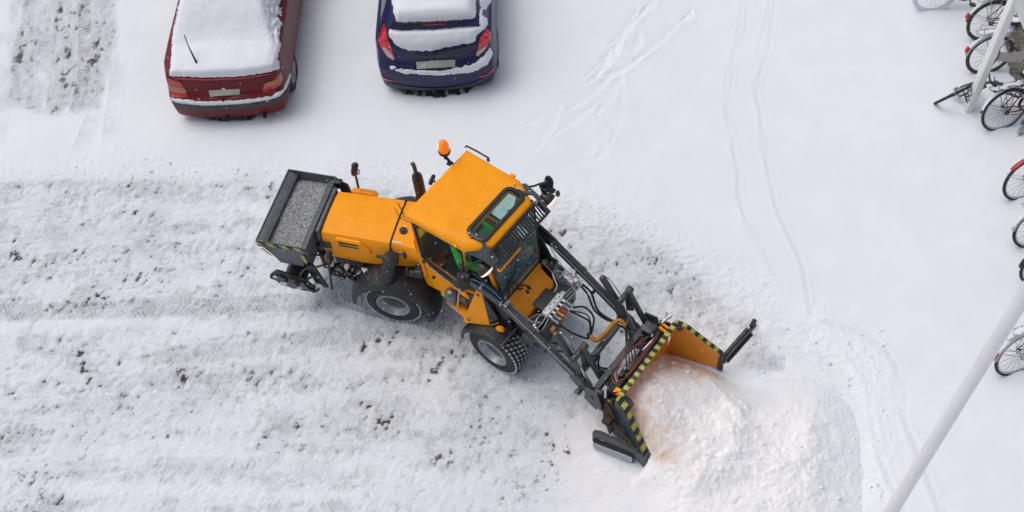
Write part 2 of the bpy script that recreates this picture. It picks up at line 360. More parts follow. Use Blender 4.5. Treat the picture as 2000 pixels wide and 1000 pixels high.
# scraped crust: small plates leaning across the direction of travel
sa, ca_ = math.sin(R(62)), math.cos(R(62)); ua, ub = X * ca_ + Y * sa, -X * sa + Y * ca_
slant = fbm(ua * 4.5 + .5 * f2, ub * 11, 5, 19, .6); fine = fbm(X * 26, Y * 30, 3, 35, .6); mid = fbm(X * 11 + .4 * f2, Y * 15, 4, 39, .6)
clus = fbm(X * 1.6 + .3, Y * 2.8, 4, 38, .6); low = -(.75 * slant + .55 * mid + .35 * fine)
arc = fbm(X * .35 + 3, (Y + .05 * X) * 3.2 + .2 * f1, 3, 43)
gre = low + .55 * clus + .5 * blob - .55 * arc
slush = inl * (.10 + .10 * ind + (.10 + .90 * ind) * sstep(-.10, .42, gre) * .95)
stri = fbm(X * 1.1, (Y + .03 * X) * 30 + f1, 3, 45); stm = sstep(-.1, .4, fbm(X * .7, Y * 2, 2, 46) + .1)
slush = np.clip(slush + inl * .30 * stri * stm, 0, 2); Hh += inl * .004 * stri * stm
Hh += inl * (.25 + .75 * ind) * (.014 * slant + .011 * mid + .006 * fine)
dirtn = low * 1.15 + clus * .95 - arc * .35 + .25 * lump
dirt = ind * .95 * sstep(.39, .68, dirtn)
cr = low * 1.2
big = fbm(X * 0.9 + 5, Y * 1.3, 2, 37); dirt *= sstep(-0.38, 0.10, big + 0.15)
Hh -= 0.012 * dirt
# pale ribbons where the plough edge smeared clean snow
for pts, wd in (([(-60, 648), (200, 636), (450, 640), (640, 628)], 0.12), ([(0, 905), (300, 895), (620, 905), (900, 935), (1040, 905)], 0.16), ([(-60, 950), (300, 962), (700, 972)], 0.10), ([(450, 395), (520, 420), (560, 440)], 0.2)):
    d = seg_dist(X, Y, smooth_path(pts))[0] + 0.05 * f2; k = np.exp(-(d / wd) ** 2); dirt *= 1 - 0.9 * k; slush *= 1 - 0.75 * k; Hh += 0.012 * k
# extra dark clusters where the photograph has them
for px, py, rr, a in ((290, 535, 0.45, .8), (250, 470, 0.3, .5), (120, 400, .5, .35), (300, 365, .6, .5), (60, 520, .45, .4), (960, 805, .35, .6), (1085, 870, .28, .9), (1060, 925, .3, .7), (180, 875, .35, .4), (60, 950, .5, .6), (560, 870, .35, .5), (1330, 575, .3, .7), (1300, 530, .3, .5), (1240, 500, .4, .35), (930, 890, .4, .4), (1020, 960, .4, .5), (480, 365, .3, .5), (660, 860, .3, .5), (380, 745, .4, .4), (1045, 800, .25, .5), (1430, 640, .3, .3), (1210, 590, .35, .3)):
    g = G(px, py); q = np.exp(-(((X - g[0]) ** 2 + (Y - g[1]) ** 2) / rr ** 2)); dirt = np.maximum(dirt, a * sstep(.05, .2, q) * sstep(.45, .75, cr * .95 + .42 * q))
    slush = np.clip(slush + 0.12 * q, 0, 1.6)

def tread(pts, wd, depth, dark, pitch=0.062, fade=(0.3, 0.3), berm=0.004, pat=0, kmin=0.0):
    global Hh, slush, dirt
    P = smooth_path(pts); lo = P.min(0) - 0.5; hi = P.max(0) + 0.5
    js = np.where((gx > lo[0]) & (gx < hi[0]))[0]; is_ = np.where((gy > lo[1]) & (gy < hi[1]))[0]
    sl = np.s_[is_[0]:is_[-1] + 1, js[0]:js[-1] + 1]; x, y = X[sl], Y[sl]
    d, U, S = seg_dist(x, y, P); L = U.max()
    k = sstep(wd / 2 + 0.012, wd / 2 - 0.012, d) * sstep(0, fade[0], U) * sstep(0, fade[1], L - U)
    k = k * np.clip(0.65 + 2.0 * fbm(x * 2.2, y * 3, 3, 41), kmin, 1)
    if pat == 0: pt = np.cos(2 * np.pi * U / pitch) * np.cos(2 * np.pi * S / (wd / 2.5)) 
    else: pt = np.cos(2 * np.pi * (U + 0.6 * np.abs(S)) / pitch)
    pk = sstep(-0.1, 0.5, pt)
    Hh[sl] += k * (-depth + 0.011 * pk) + berm * np.exp(-((d - wd / 2) / 0.02) ** 2)
    slush[sl] = np.clip(slush[sl] * (1 - 0.3 * k) + dark * k * (0.15 + 1.1 * (1 - pk)), 0, 1.6)
    dirt[sl] = np.maximum(dirt[sl] * (1 - 0.5 * k), 0.5 * dark * k * (1 - pk) * sstep(0.0, 0.3, fbm(x * 5, y * 5, 3, 43)))
tread([(-60, 618), (150, 612), (400, 604), (560, 596), (680, 592), (760, 608)], 0.26, 0.012, 0.85, fade=(.5, .05), kmin=.45)
tread([(300, 700), (450, 690), (600, 668), (700, 650), (800, 640), (900, 655), (960, 700)], 0.26, 0.012, 0.5, kmin=.3)
tread([(60, 470), (200, 462), (380, 455)], 0.25, 0.006, 0.22)
tread([(640, 570), (760, 612), (830, 622), (900, 648), (940, 690)], 0.28, 0.018, 1.0, kmin=.7)
tread([(100, 800), (300, 790), (480, 770)], 0.24, 0.006, 0.22)
tread([(700, 790), (820, 800), (980, 790)], 0.24, 0.006, 0.22)
tread([(100, 925), (400, 915), (700, 925)], 0.24, 0.006, 0.22)
tread([(1235, 470), (1255, 540), (1265, 600)], 0.18, 0.006, 0.3)
# parking bay left of the red car: driven to slush
BAY = [(38, -400), (30, 0), (20, 120), (18, 215), (110, 238), (205, 225), (238, 130), (240, 0), (238, -400)]
bay = sdist(X, Y, BAY) + 0.10 * fbm(X * 3, Y * 3, 4, 51); ib = sstep(-0.08, 0.22, bay)
lump2 = fbm(X * 8, Y * 5, 5, 53, 0.58); st2 = fbm(X * 4.2, Y * 0.6, 3, 55)
Hh = Hh * (1 - ib) + ib * (0.045 + 0.02 * lump2 + 0.012 * st2 + 0.004 * f3)
slush = slush * (1 - ib) + ib * np.clip(0.85 - 1.3 * st2 - 0.9 * lump2, 0, 1.7)
dirt = np.maximum(dirt, ib * 0.8 * sstep(0.30, 0.72, -lump2 * 1.05 - 0.95 * st2 + 0.20 + 0.3 * fbm(X * 14, Y * 14, 3, 57)))
tread([(165, -10), (168, 60), (166, 150), (150, 235)], 0.2, 0.012, 1.2, pat=1)
tread([(60, -10), (75, 60), (100, 120)], 0.2, 0.008, 0.6, pat=1)
tread([(235, 120), (228, 200), (215, 300)], 0.22, 0.010, 0.30, pat=1, fade=(.2, .5))
tread([(190, 225), (175, 262), (150, 325)], 0.22, 0.010, 0.28, pat=1, fade=(.2, .5))
tread([(18, 60), (10, 180), (0, 320)], 0.2, 0.010, 0.25, pat=1, fade=(.2, .5))
# narrow wheel ruts (bicycles, pushchair) in clean snow
def rut(pts, wd=0.028, depth=0.006, s=0.14):
    global Hh, slush
    P = smooth_path(pts); lo = P.min(0) - 0.3; hi = P.max(0) + 0.3
    js = np.where((gx > lo[0]) & (gx < hi[0]))[0]; is_ = np.where((gy > lo[1]) & (gy < hi[1]))[0]
    sl = np.s_[is_[0]:is_[-1] + 1, js[0]:js[-1] + 1]
    d, U, S = seg_dist(X[sl], Y[sl], P); k = np.exp(-(d / wd) ** 2)
    Hh[sl] += -depth * k + 0.4 * depth * np.exp(-((d - wd * 1.9) / (wd * 0.6)) ** 2); slush[sl] = np.clip(slush[sl] + s * k, 0, 1.6)
rut([(1450, -40), (1443, 60), (1420, 150), (1415, 220), (1430, 290), (1440, 360), (1455, 440), (1485, 500), (1510, 545)])
rut([(1447, -40), (1457, 50), (1435, 110), (1427, 170), (1420, 225), (1437, 262), (1431, 300), (1443, 340), (1440, 400), (1478, 470), (1500, 520), (1515, 545)])
rut([(1500, -40), (1498, 40), (1480, 100), (1486, 140), (1476, 190), (1487, 250), (1497, 300), (1498, 350), (1520, 430), (1556, 500), (1572, 560), (1580, 620)])
rut([(1516, -40), (1506, 50), (1500, 100), (1484, 150), (1470, 180), (1484, 225), (1486, 290), (1505, 360), (1514, 410), (1545, 480), (1566, 530), (1576, 600)])
rut([(1610, 640), (1690, 668), (1740, 715), (1752, 800), (1775, 860), (1800, 930), (1840, 1010)], 0.04)
rut([(1600, 636), (1680, 656), (1730, 695), (1760, 760), (1765, 830), (1790, 890), (1815, 960), (1835, 1030)], 0.03)
rut([(1655, 700), (1690, 760), (1710, 880), (1740, 960), (1770, 1020)], 0.03, 0.008)
# scuffed ski-like marks and footprints
for a, b, l, dp in ((1205, 90, (60, 70), .03), (1190, 120, (28, 45), .045), (1170, 140, (20, 30), .03), (1265, 20, (22, 30), .03), (1222, 140, (45, 30), .03), (1290, 85, (50, 45), .028), (1340, 42, (10, 12), .035), (1220, 60, (26, 34), .03), (1150, 195, (40, 30), .02), (1205, 150, (30, 10), .03), (1190, 195, (26, 40), .018), (1120, 245, (40, 30), .02), (1070, 260, (25, 45), .02), (1045, 245, (15, 6), .02), (1205, 230, (12, 60), .014), (1180, 260, (20, 30), .012), (1150, 300, (8, 12), .016), (1175, 305, (8, 14), .016), (1075, 190, (6, 4), .014), (1095, 180, (5, 4), .012), (1240, 95, (8, 20), .03), (1130, 215, (18, 8), .018)):
    A = G(a + l[0], b - l[1]); B = G(a - l[0], b + l[1]); P = np.array([A[:2], ((A + B) / 2)[:2] + np.array([0.06, 0.04]), B[:2]])
    js = np.where((gx > P[:, 0].min() - .4) & (gx < P[:, 0].max() + .4))[0]; is_ = np.where((gy > P[:, 1].min() - .4) & (gy < P[:, 1].max() + .4))[0]
    sl = np.s_[is_[0]:is_[-1] + 1, js[0]:js[-1] + 1]; d, U, S = seg_dist(X[sl], Y[sl], P); L = U.max(); d = d + 0.03 * f2[sl]
    wv = 0.06 * (0.35 + 0.65 * np.sin(np.pi * np.clip(U / L, 0, 1))); k = np.exp(-(d / wv) ** 2)
    Hh[sl] += -dp * 0.42 * k + 0.22 * dp * np.exp(-((d - wv * 1.7) / 0.04) ** 2) * (S > 0)
# ground below and behind the cars: melted, brown
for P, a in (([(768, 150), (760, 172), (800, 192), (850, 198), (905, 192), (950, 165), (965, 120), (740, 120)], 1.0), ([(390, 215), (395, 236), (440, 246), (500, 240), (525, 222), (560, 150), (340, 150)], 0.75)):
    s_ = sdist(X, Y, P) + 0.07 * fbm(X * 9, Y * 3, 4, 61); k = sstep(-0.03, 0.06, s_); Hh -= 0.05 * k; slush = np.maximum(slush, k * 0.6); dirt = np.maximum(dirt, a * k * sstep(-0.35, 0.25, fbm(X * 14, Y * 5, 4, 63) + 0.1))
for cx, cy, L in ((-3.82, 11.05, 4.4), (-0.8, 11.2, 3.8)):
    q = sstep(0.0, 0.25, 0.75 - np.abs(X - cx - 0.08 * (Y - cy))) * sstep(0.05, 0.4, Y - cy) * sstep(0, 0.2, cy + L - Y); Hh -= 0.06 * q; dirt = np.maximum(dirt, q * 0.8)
# wind hollows in the snow against bicycle tyres come from the bicycles standing in 3 cm of it
# swept paving below the shelter
PAVE = [(1992, 30), (1962, 95), (1968, 150), (1985, 168), (2300, 165), (2300, 20)]
pv = sstep(-0.06, 0.05, sdist(X, Y, PAVE) + 0.08 * f2); Hh = Hh * (1 - pv) + 0.045 * pv
PAVE2 = [(1990, 240), (1985, 275), (2300, 262), (2300, 225)]
pv2 = sstep(-0.06, 0.05, sdist(X, Y, PAVE2) + 0.06 * f2) * 0.7; pv = np.maximum(pv, pv2)
# smudges of grit
slush = np.clip(slush, 0, 1.6)
nv, mv = X.shape
co = np.stack([X, Y, Hh], -1).reshape(-1, 3).astype(np.float32)
idx = np.arange(nv * mv).reshape(nv, mv)
quads = np.stack([idx[:-1, :-1], idx[:-1, 1:], idx[1:, 1:], idx[1:, :-1]], -1).reshape(-1, 4)
def grid_mesh(name, co, quads, attrs=None):
    me = bpy.data.meshes.new(name); me.vertices.add(len(co)); me.vertices.foreach_set('co', co.ravel())
    me.loops.add(quads.size); me.loops.foreach_set('vertex_index', quads.ravel().astype(np.int32))
    me.polygons.add(len(quads)); me.polygons.foreach_set('loop_start', np.arange(0, quads.size, 4, dtype=np.int32)); me.polygons.foreach_set('loop_total', np.full(len(quads), 4, dtype=np.int32))
    for k, v in (attrs or {}).items():
        a = me.attributes.new(k, 'FLOAT', 'POINT'); a.data.foreach_set('value', v.ravel().astype(np.float32))
    me.update(calc_edges=True); me.polygons.foreach_set('use_smooth', [True] * len(quads)); return me
gm = grid_mesh('ground', co, quads, {'dirt': dirt, 'slush': slush, 'pave': pv, 'blade_bounce': np.zeros_like(pv)})

def snow_ground_mat(name, warm=False):
    m = bpy.data.materials.new(name); m.use_nodes = True; N = m.node_tree; b = N.nodes['Principled BSDF']; Lk = N.links.new
    tc = N.nodes.new('ShaderNodeTexCoord')
    def at(n): a = N.nodes.new('ShaderNodeAttribute'); a.attribute_name = n; return a.outputs['Fac']
    def noise(s, d=5, r=0.6):
        z = N.nodes.new('ShaderNodeTexNoise'); z.inputs['Scale'].default_value = s; z.inputs['Detail'].default_value = d; z.inputs['Roughness'].default_value = r; Lk(tc.outputs['Object'], z.inputs['Vector']); return z.outputs['Fac']
    def math_(op, a, b2, c=None):
        x = N.nodes.new('ShaderNodeMath'); x.operation = op
        for i, v in enumerate((a, b2, c)):
            if v is None: continue
            if isinstance(v, (int, float)): x.inputs[i].default_value = v
            else: Lk(v, x.inputs[i])
        return x.outputs[0]
    def mr(v, a, b2, c=0, d=1):
        x = N.nodes.new('ShaderNodeMapRange'); x.inputs['From Min'].default_value = a; x.inputs['From Max'].default_value = b2; x.inputs['To Min'].default_value = c; x.inputs['To Max'].default_value = d; Lk(v, x.inputs['Value']); return x.outputs[0]
    def mix(f, c1, c2):
        x = N.nodes.new('ShaderNodeMixRGB')
        for i, v in ((0, f), (1, c1), (2, c2)):
            if isinstance(v, tuple): x.inputs[i].default_value = (*v, 1)
            elif isinstance(v, (int, float)): x.inputs[i].default_value = v
            else: Lk(v, x.inputs[i])
        return x.outputs[0]
    n_f = noise(55, 6, 0.7); n_m = noise(11, 5); n_l = noise(1.3, 3); n_x = noise(160, 3, 0.7)
    snow = mix(mr(n_l, 0.3, 0.7), (0.79, 0.82, 0.87), (0.835, 0.86, 0.895))
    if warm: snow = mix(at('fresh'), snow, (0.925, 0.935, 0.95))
    sl_ = at('slush'); sm = math_('MULTIPLY', sl_, mr(n_m, 0.3, 0.72, 0.35, 1.25)); sm = math_('MULTIPLY', sm, mr(n_f, 0.35, 0.65, 0.55, 1.3))
    sm = math_('MINIMUM', math_('MULTIPLY', sm, 0.53), 1.0)
    c1 = mix(sm, snow, mix(mr(n_m, .3, .7), (0.33, 0.345, 0.37), (0.40, 0.405, 0.42)))
    # grit freckles where the lane was driven
    sp = math_('MULTIPLY', mr(n_x, 0.60, 0.70), mr(sl_, 0.10, 0.6)); c1 = mix(math_('MULTIPLY', sp, 0.55), c1, (0.16, 0.15, 0.145))
    dm = math_('ADD', at('dirt'), math_('MULTIPLY', math_('SUBTRACT', n_f, 0.5), 1.1)); dm = mr(dm, 0.20, 0.78); 
    c2 = mix(dm, c1, mix(mr(n_m, .35, .65), (0.060, 0.054, 0.052), (0.13, 0.115, 0.105)))
    pvm = mr(math_('ADD', at('pave'), math_('MULTIPLY', math_('SUBTRACT', n_m, 0.5), 0.8)), 0.35, 0.7)
    br = N.nodes.new('ShaderNodeTexBrick'); br.inputs['Scale'].default_value = 2.6; br.inputs['Color1'].default_value = (0.20, 0.18, 0.155, 1); br.inputs['Color2'].default_value = (0.16, 0.145, 0.125, 1); br.inputs['Mortar'].default_value = (0.35, 0.35, 0.35, 1); br.inputs['Mortar Size'].default_value = 0.012; Lk(tc.outputs['Object'], br.inputs['Vector'])
    c3 = mix(pvm, c2, br.outputs['Color'])
    bbm = math_('MULTIPLY', at('blade_bounce'), mr(n_m, 0.3, 0.7, 0.45, 1.25)); bbm = math_('MINIMUM', bbm, 1.0); c3 = mix(bbm, c3, (0.80, 0.57, 0.42))  # peach light bounced off the orange blade, painted into the snow colour
    Lk(c3, b.inputs['Base Color']); b.inputs['Roughness'].default_value = 0.85; b.inputs['Specular IOR Level'].default_value = 0.25
    hb = math_('ADD', math_('MULTIPLY', n_f, mr(sl_, 0, 0.5, 0.9 if warm else 0.12, 1.0)), math_('MULTIPLY', n_m, mr(sl_, 0, 0.5, 0.8 if warm else 0.25, 1.2)))
    bp = N.nodes.new('ShaderNodeBump'); bp.inputs['Strength'].default_value = 0.7; bp.inputs['Distance'].default_value = 0.020; Lk(hb, bp.inputs['Height']); Lk(bp.outputs[0], b.inputs['Normal'])
    return m
M['ground'] = snow_ground_mat('snow_ground'); M['heap'] = snow_ground_mat('fresh_heaped_snow', True)
gm.materials.append(M['ground']); go = bpy.data.objects.new('ground', gm); col.objects.link(go); tag(go, kind='structure')
def gz(x, y):
    i = int(np.clip(np.searchsorted(gy, y), 1, len(gy) - 1)); j = int(np.clip(np.searchsorted(gx, x), 1, len(gx) - 1)); return float(Hh[i, j])
# ------------------------------------------------------------------ the orange articulated loader
FYAW, RYAW = R(-42), R(-19)
root = empty('wheel_loader', (0.05, 6.84, 0.035), FYAW, 'small orange articulated wheel loader with cab and snow plow clearing the yard', 'loader')
FM = Matrix.Translation((0.05, 6.84, 0.0)) @ Matrix.Rotation(FYAW, 4, 'Z')
RM = Matrix.Translation((-1.326, 7.777, 0.0)) @ Matrix.Rotation(RYAW, 4, 'Z')
RL = FM.inverted() @ RM                         # rear unit in the front unit's frame
def fpart(mb, name, m, parent=None, rear=False, **k):
    if rear: bmesh.ops.transform(mb.bm, matrix=RL, verts=mb.bm.verts)
    return mb.build(name, m, parent or root, split=name not in ('packed_snow', 'sun_guard', 'fender'), **k)
def lug_ring(mb, c, r, width, rows, n, size, side=1):
    for k in range(rows):
        y = (k - (rows - 1) / 2) * width / rows
        for i in range(n):
            a = 2 * math.pi * (i + 0.5 * (k % 2)) / n
            rr = r - 0.02 * abs(y / (width / 2)) ** 3
            mb.box((c[0] + rr * math.cos(a), c[1] + y, c[2] + rr * math.sin(a)), size, rot=(0, -a, rnd.uniform(-.15, .15)))
def loader_wheel(c, side, rear=False):
    """side -1: outer face towards -y"""
    c = Vector(c); s = side; r = 0.375; hw = 0.128
    prof = [(-hw * .82, .215), (-hw * .95, .24), (-hw, .29), (-hw * .93, .33), (-hw * .78, .352), (-hw * .4, .360), (0, .362), (hw * .4, .360), (hw * .78, .352), (hw * .93, .33), (hw, .29), (hw * .95, .24), (hw * .82, .215)]
    mb = MB(); mb.lathe(c, (0, 1, 0), prof, 48); lug_ring(mb, c, .362, .215, 4, 34, (.026, .040, .048))
    ty = fpart(mb, 'tyre', 'rubber', rear=rear)
    mb = MB(); lug_ring(mb, c, .3635, .245, 5, 36, (.018, .034, .032)); fpart(mb, 'packed_snow', 'packsnow', ty, rear=rear)
    o = s * hw
    mb = MB(); mb.lathe(c, (0, s, 0), [(hw * .80, .218), (hw * .96, .212), (hw * .98, .200), (hw * .80, .190), (hw * .62, .186), (hw * .55, .178), (hw * .40, .174), (hw * .34, .166), (-hw * .1, .162), (-hw * .5, .158)], 48)
    rm_ = fpart(mb, 'rim', 'rim', rear=rear)
    mb = MB(); mb.lathe(c, (0, s, 0), [(-hw * .42, .168), (-hw * .46, .10), (-hw * .40, .085), (-hw * .15, .072), (-hw * .12, 0)], 36)
    for i in range(6):
        a = i * math.pi / 3; mb.cyl(c + Vector((.115 * math.cos(a), s * -.07, .115 * math.sin(a))), c + Vector((.115 * math.cos(a), s * -.035, .115 * math.sin(a))), .012, n=6)
    fpart(mb, 'hub', 'rimdark', rm_, rear=rear)
    mb = MB(); mb.lathe(c, (0, -s, 0), [(hw * .85, .222), (hw * .6, .2), (hw * .4, .05), (hw * .4, 0)], 24); fpart(mb, 'rim', 'rimdark', rear=rear)
for s in (-1, 1):
    loader_wheel((0, s * .495, .40), s); loader_wheel((0, s * .495, .40), s, rear=True)

# ---- chassis
mb = MB(); mb.box((-.05, 0, .50), (1.0, .40, .36), bev=.03); mb.cyl((0, -.38, .40), (0, .38, .40), .09); mb.box((-.75, 0, .55), (.5, .34, .30), bev=.03); mb.box((.22, 0, .66), (.50, .62, .22), bev=.02)
mb.box((.30, 0, .92), (.20, .50, .12), bev=.02); mb.box((.12, 0, .80), (.3, .7, .3), bev=.02)
fpart(mb, 'front_chassis', 'black')
mb = MB(); mb.box((-.1, 0, .62), (1.5, .5, .34), bev=.04); mb.cyl((0, -.38, .40), (0, .38, .40), .09); mb.box((.55, 0, .5), (.5, .3, .3), bev=.03); mb.box((-.3, 0, .86), (1.1, .62, .14), bev=.03); fpart(mb, 'rear_chassis', 'black', rear=True)

# ---- cab: roof
def ringz(pts, z): return [Vector((x, y, z)) for x, y in pts]
roof_o = [(-1.13, -.52), (-1.13, .60), (-.36, .585), (-.10, .44), (-.06, .40), (-.06, -.30), (-.10, -.36), (-.30, -.505)]
def inset(P, d, dz=0):
    c = Vector((sum(p[0] for p in P) / len(P), sum(p[1] for p in P) / len(P)))
    out = []
    for p in P:
        v = Vector(p) - c; out.append((c.x + v.x * (1 - d / abs(v.length) * 1.2), c.y + v.y * (1 - d / v.length * 1.2)))
    return out
rf = [ringz(inset(roof_o, .03), 2.12), ringz(roof_o, 2.135), ringz(roof_o, 2.185), ringz(inset(roof_o, .018), 2.215), ringz(inset(roof_o, .075), 2.238), ringz(inset(roof_o, .10), 2.243)]
# cut a real opening for the skylight: roof top built as a frame of strips round it
sx0, sx1, sy0, sy1 = -.375, -.155, -.33, .40
mb = MB(); mb.loft(rf, cap=False)
inner = rf[-1]
bmv = [mb.bm.verts.new(v) for v in inner]; hole = [mb.bm.verts.new(Vector((x, y, 2.243))) for x, y in ((sx0, sy0), (sx0, sy1), (sx1, sy1), (sx1, sy0))]
for f in ((bmv[0], bmv[1], hole[1], hole[0]), (bmv[1], bmv[2], hole[1]), (bmv[2], bmv[3], hole[2], hole[1]), (bmv[3], bmv[4], hole[2]), (bmv[4], bmv[5], hole[3], hole[2]), (bmv[5], bmv[6], hole[3]), (bmv[6], bmv[7], hole[0], hole[3]), (bmv[7], bmv[0], hole[0])): mb.bm.faces.new(f)
hl = [mb.bm.verts.new(v.co + Vector((0, 0, -.10))) for v in hole]
for i in range(4): j = (i + 1) % 4; mb.bm.faces.new((hole[i], hole[j], hl[j], hl[i]))
lo_ = [mb.bm.verts.new(v) for v in rf[0]]
for f in ((lo_[0], lo_[1], hl[1], hl[0]), (lo_[1], lo_[2], hl[1]), (lo_[2], lo_[3], hl[2], hl[1]), (lo_[3], lo_[4], hl[2]), (lo_[4], lo_[5], hl[3], hl[2]), (lo_[5], lo_[6], hl[3]), (lo_[6], lo_[7], hl[0], hl[3]), (lo_[7], lo_[0], hl[0])): mb.bm.faces.new(f)
bmesh.ops.remove_doubles(mb.bm, verts=mb.bm.verts, dist=.0005)
roof = fpart(mb, 'cab_roof', 'orange', sharp=50)
def rrect(x0, x1, y0, y1, r, z, n=6):
    P = []
    for cx, cy, a0 in ((x1 - r, y1 - r, 0), (x0 + r, y1 - r, 90), (x0 + r, y0 + r, 180), (x1 - r, y0 + r, 270)):
        for k in range(n + 1):
            a = R(a0 + 90 * k / n); P.append(Vector((cx + r * math.cos(a), cy + r * math.sin(a), z)))
    return P
mb = MB(); e = .035
mb.loft([rrect(sx0 - .03, sx1 + .03, sy0 - .03, sy1 + .03, .09, 2.241), rrect(sx0 - .03, sx1 + .03, sy0 - .03, sy1 + .03, .09, 2.258), rrect(sx0 - .02, sx1 + .02, sy0 - .02, sy1 + .02, .08, 2.264), rrect(sx0 + .012, sx1 - .012, sy0 + .012, sy1 - .012, .055, 2.264), rrect(sx0 + .015, sx1 - .015, sy0 + .015, sy1 - .015, .055, 2.246), rrect(sx0 + .012, sx1 - .012, sy0 + .012, sy1 - .012, .055, 2.235)], cap=False)
skf = fpart(mb, 'skylight_frame', 'black', roof)
mb = MB(); mb.bm.faces.new([mb.bm.verts.new(v) for v in rrect(sx0 + .014, sx1 - .014, sy0 + .014, sy1 - .014, .055, 2.250)]); fpart(mb, 'skylight_glass', 'glass', roof)
mb = MB(); mb.tube([(-1.13, .585, 2.25), (-1.12, .60, 2.27), (-.96, .605, 2.27), (-.80, .60, 2.27), (-.79, .59, 2.23)], .011, 8, smooth=False)
mb.box((-.80, .585, 2.25), (.03, .02, .03)); fpart(mb, 'gutter_rail', 'black', roof)
mb = MB(); mb.box((-.46, .59, 2.20), (.06, .04, .04), bev=.008); mb.box((-.40, -.52, 2.19), (.05, .03, .03), bev=.008); fpart(mb, 'roof_bracket', 'orange', roof)
# pillars and glazing: corner points (top z 2.12, bottom)
def quadplate(mb, P, th):
    P = [Vector(p) for p in P]; nrm = (P[1] - P[0]).cross(P[2] - P[1]).normalized() * th; mb.prism(P, nrm)
TB, TF, BB, BF = (-1.06, 2.13), (-.34, 2.13), (-.98, 1.40), (-.50, 1.30)
def pillar(mb, a, b, w_=.05, h=.05): mb.beam(a, b, w_, h, up=(1, 0, 0), bev=.008)
mb = MB()
for s, yt, yb in ((-1, -.46, -.46), (1, .54, .46)):
    pillar(mb, (-1.07, yt, 2.13), (-1.05, yb, 1.0)); pillar(mb, (-.33, yt, 2.13), (-.40, yb, 1.60), .04, .035); pillar(mb, (-.40, yb, 1.60), (-.36, yb, 1.25), .04, .035)
    pillar(mb, (-.12, (yt + s * .02) * .84, 2.13), (.02, s * .36, 1.24), .045, .045)
    mb.beam((-1.05, yb, 1.36), (-.40, yb, 1.27), .04, .05); mb.beam((-.40, yb, 1.26), (.02, s * .36, 1.23), .04, .05)
mb.beam((-1.07, -.46, 2.10), (-1.07, .54, 2.10), .05, .05); mb.beam((-.10, -.40, 2.11), (-.10, .46, 2.11), .05, .04); mb.beam((.03, -.36, 1.22), (.03, .36, 1.22), .05, .05)
cabf = fpart(mb, 'cab_frame', 'orange_dirty')
mb = MB(); mb.box((-1.06, .04, 1.6), (.02, .92, .96)); fpart(mb, 'rear_window', 'sideglass')
for s, yt, yb, nm in ((-1, -.487, -.487, 'door'), (1, .565, .487, 'door')):
    P = [(-1.05, yt, 2.10), (-.42, yt, 2.10), (-.36, yt * .99, 2.02), (-.38, yb, 1.55), (-.47, yb, 1.33), (-.55, yb, 1.31), (-.96, yb, 1.40), (-1.01, yb, 1.46)]
    mb = MB(); mb.tube(P + [P[0]], .017, 6, smooth=False)
    dr = fpart(mb, 'door_frame', 'black')
    mb = MB(); mb.add(P, [tuple(range(8))]); fpart(mb, 'door_window', 'sideglass', dr)
    mb = MB(); mb.box((-1.0, s * .50, 1.36), (.035, .02, .05), bev=.005); mb.box((-.98, s * .50, 2.06), (.05, .02, .03), bev=.005); fpart(mb, 'door_hinge', 'black', dr)
    # quarter window between door and windscreen
    mb = MB(); mb.add([(-.33, yt * .95, 2.10), (-.12, yt * .82, 2.10), (.0, s * .365, 1.26), (-.36, yb * .98, 1.28)], [(0, 1, 2, 3)]); fpart(mb, 'quarter_window', 'sideglass')
mb = MB(); mb.tube([(-.92, -.50, 1.36), (-.55, -.505, 1.27), (-.42, -.49, 1.23)], .014, 6, smooth=False); fpart(mb, 'blue_trim_strip', 'bluestripe')
mb = MB(); mb.tube([(-.92, -.512, 1.375), (-.55, -.517, 1.285)], .006, 6, smooth=False); fpart(mb, 'silver_trim_strip', 'steel')
mb = MB(); mb.add([(-.07, -.38, 2.09), (-.07, .44, 2.09), (.055, .335, 1.25), (.055, -.335, 1.25)], [(0, 1, 2, 3)]); ws = fpart(mb, 'windscreen', 'wglass')
mb = MB(); mb.tube([(-.07, -.39, 2.09), (-.07, .45, 2.09), (.055, .345, 1.245), (.055, -.345, 1.245), (-.07, -.39, 2.09)], .014, 6, smooth=False); fpart(mb, 'windscreen_seal', 'black')
# lower cab shell, flaring orange flanks
mb = MB()
for s in (-1, 1):
    y = s * .47
    mb.prism([(-1.16, s * .44, 1.60), (-1.10, y, 1.42), (-.94, y, 1.36), (-.50, y, 1.26), (-.62, y, 1.02), (-.80, y, .84), (-1.08, s * .45, .74), (-1.16, s * .44, 1.02)], (0, -s * .03, 0))
mb.box((-1.12, 0, 1.2), (.03, .86, .82), bev=.01); mb.box((-.6, 0, .90), (1.0, .86, .05))
lc = fpart(mb, 'lower_cab_shell', 'orange')
mb = MB(); mb.prism([(-.99, -.475, 1.40), (-.46, -.475, 1.27), (-.34, -.50, 1.14), (-.46, -.49, 1.10)], (0, .02, -.01)); fpart(mb, 'sill_flap', 'orange', lc)
mb = MB(); mb.prism([(-.50, -.46, 1.25), (-.05, -.42, 1.24), (-.05, -.42, .8), (-.45, -.46, .8)], (0, .03, 0)); mb.prism([(-.50, .46, 1.25), (-.05, .42, 1.24), (-.05, .42, .8), (-.45, .46, .8)], (0, -.03, 0)); fpart(mb, 'lower_cab_shell', 'black')
mb = MB(); mb.box((-1.08, -.47, 1.18), (.03, .03, .04), bev=.006); mb.cyl((-.90, -.465, 1.10), (-.90, -.50, 1.10), .018); fpart(mb, 'rubber_stop', 'black', lc)
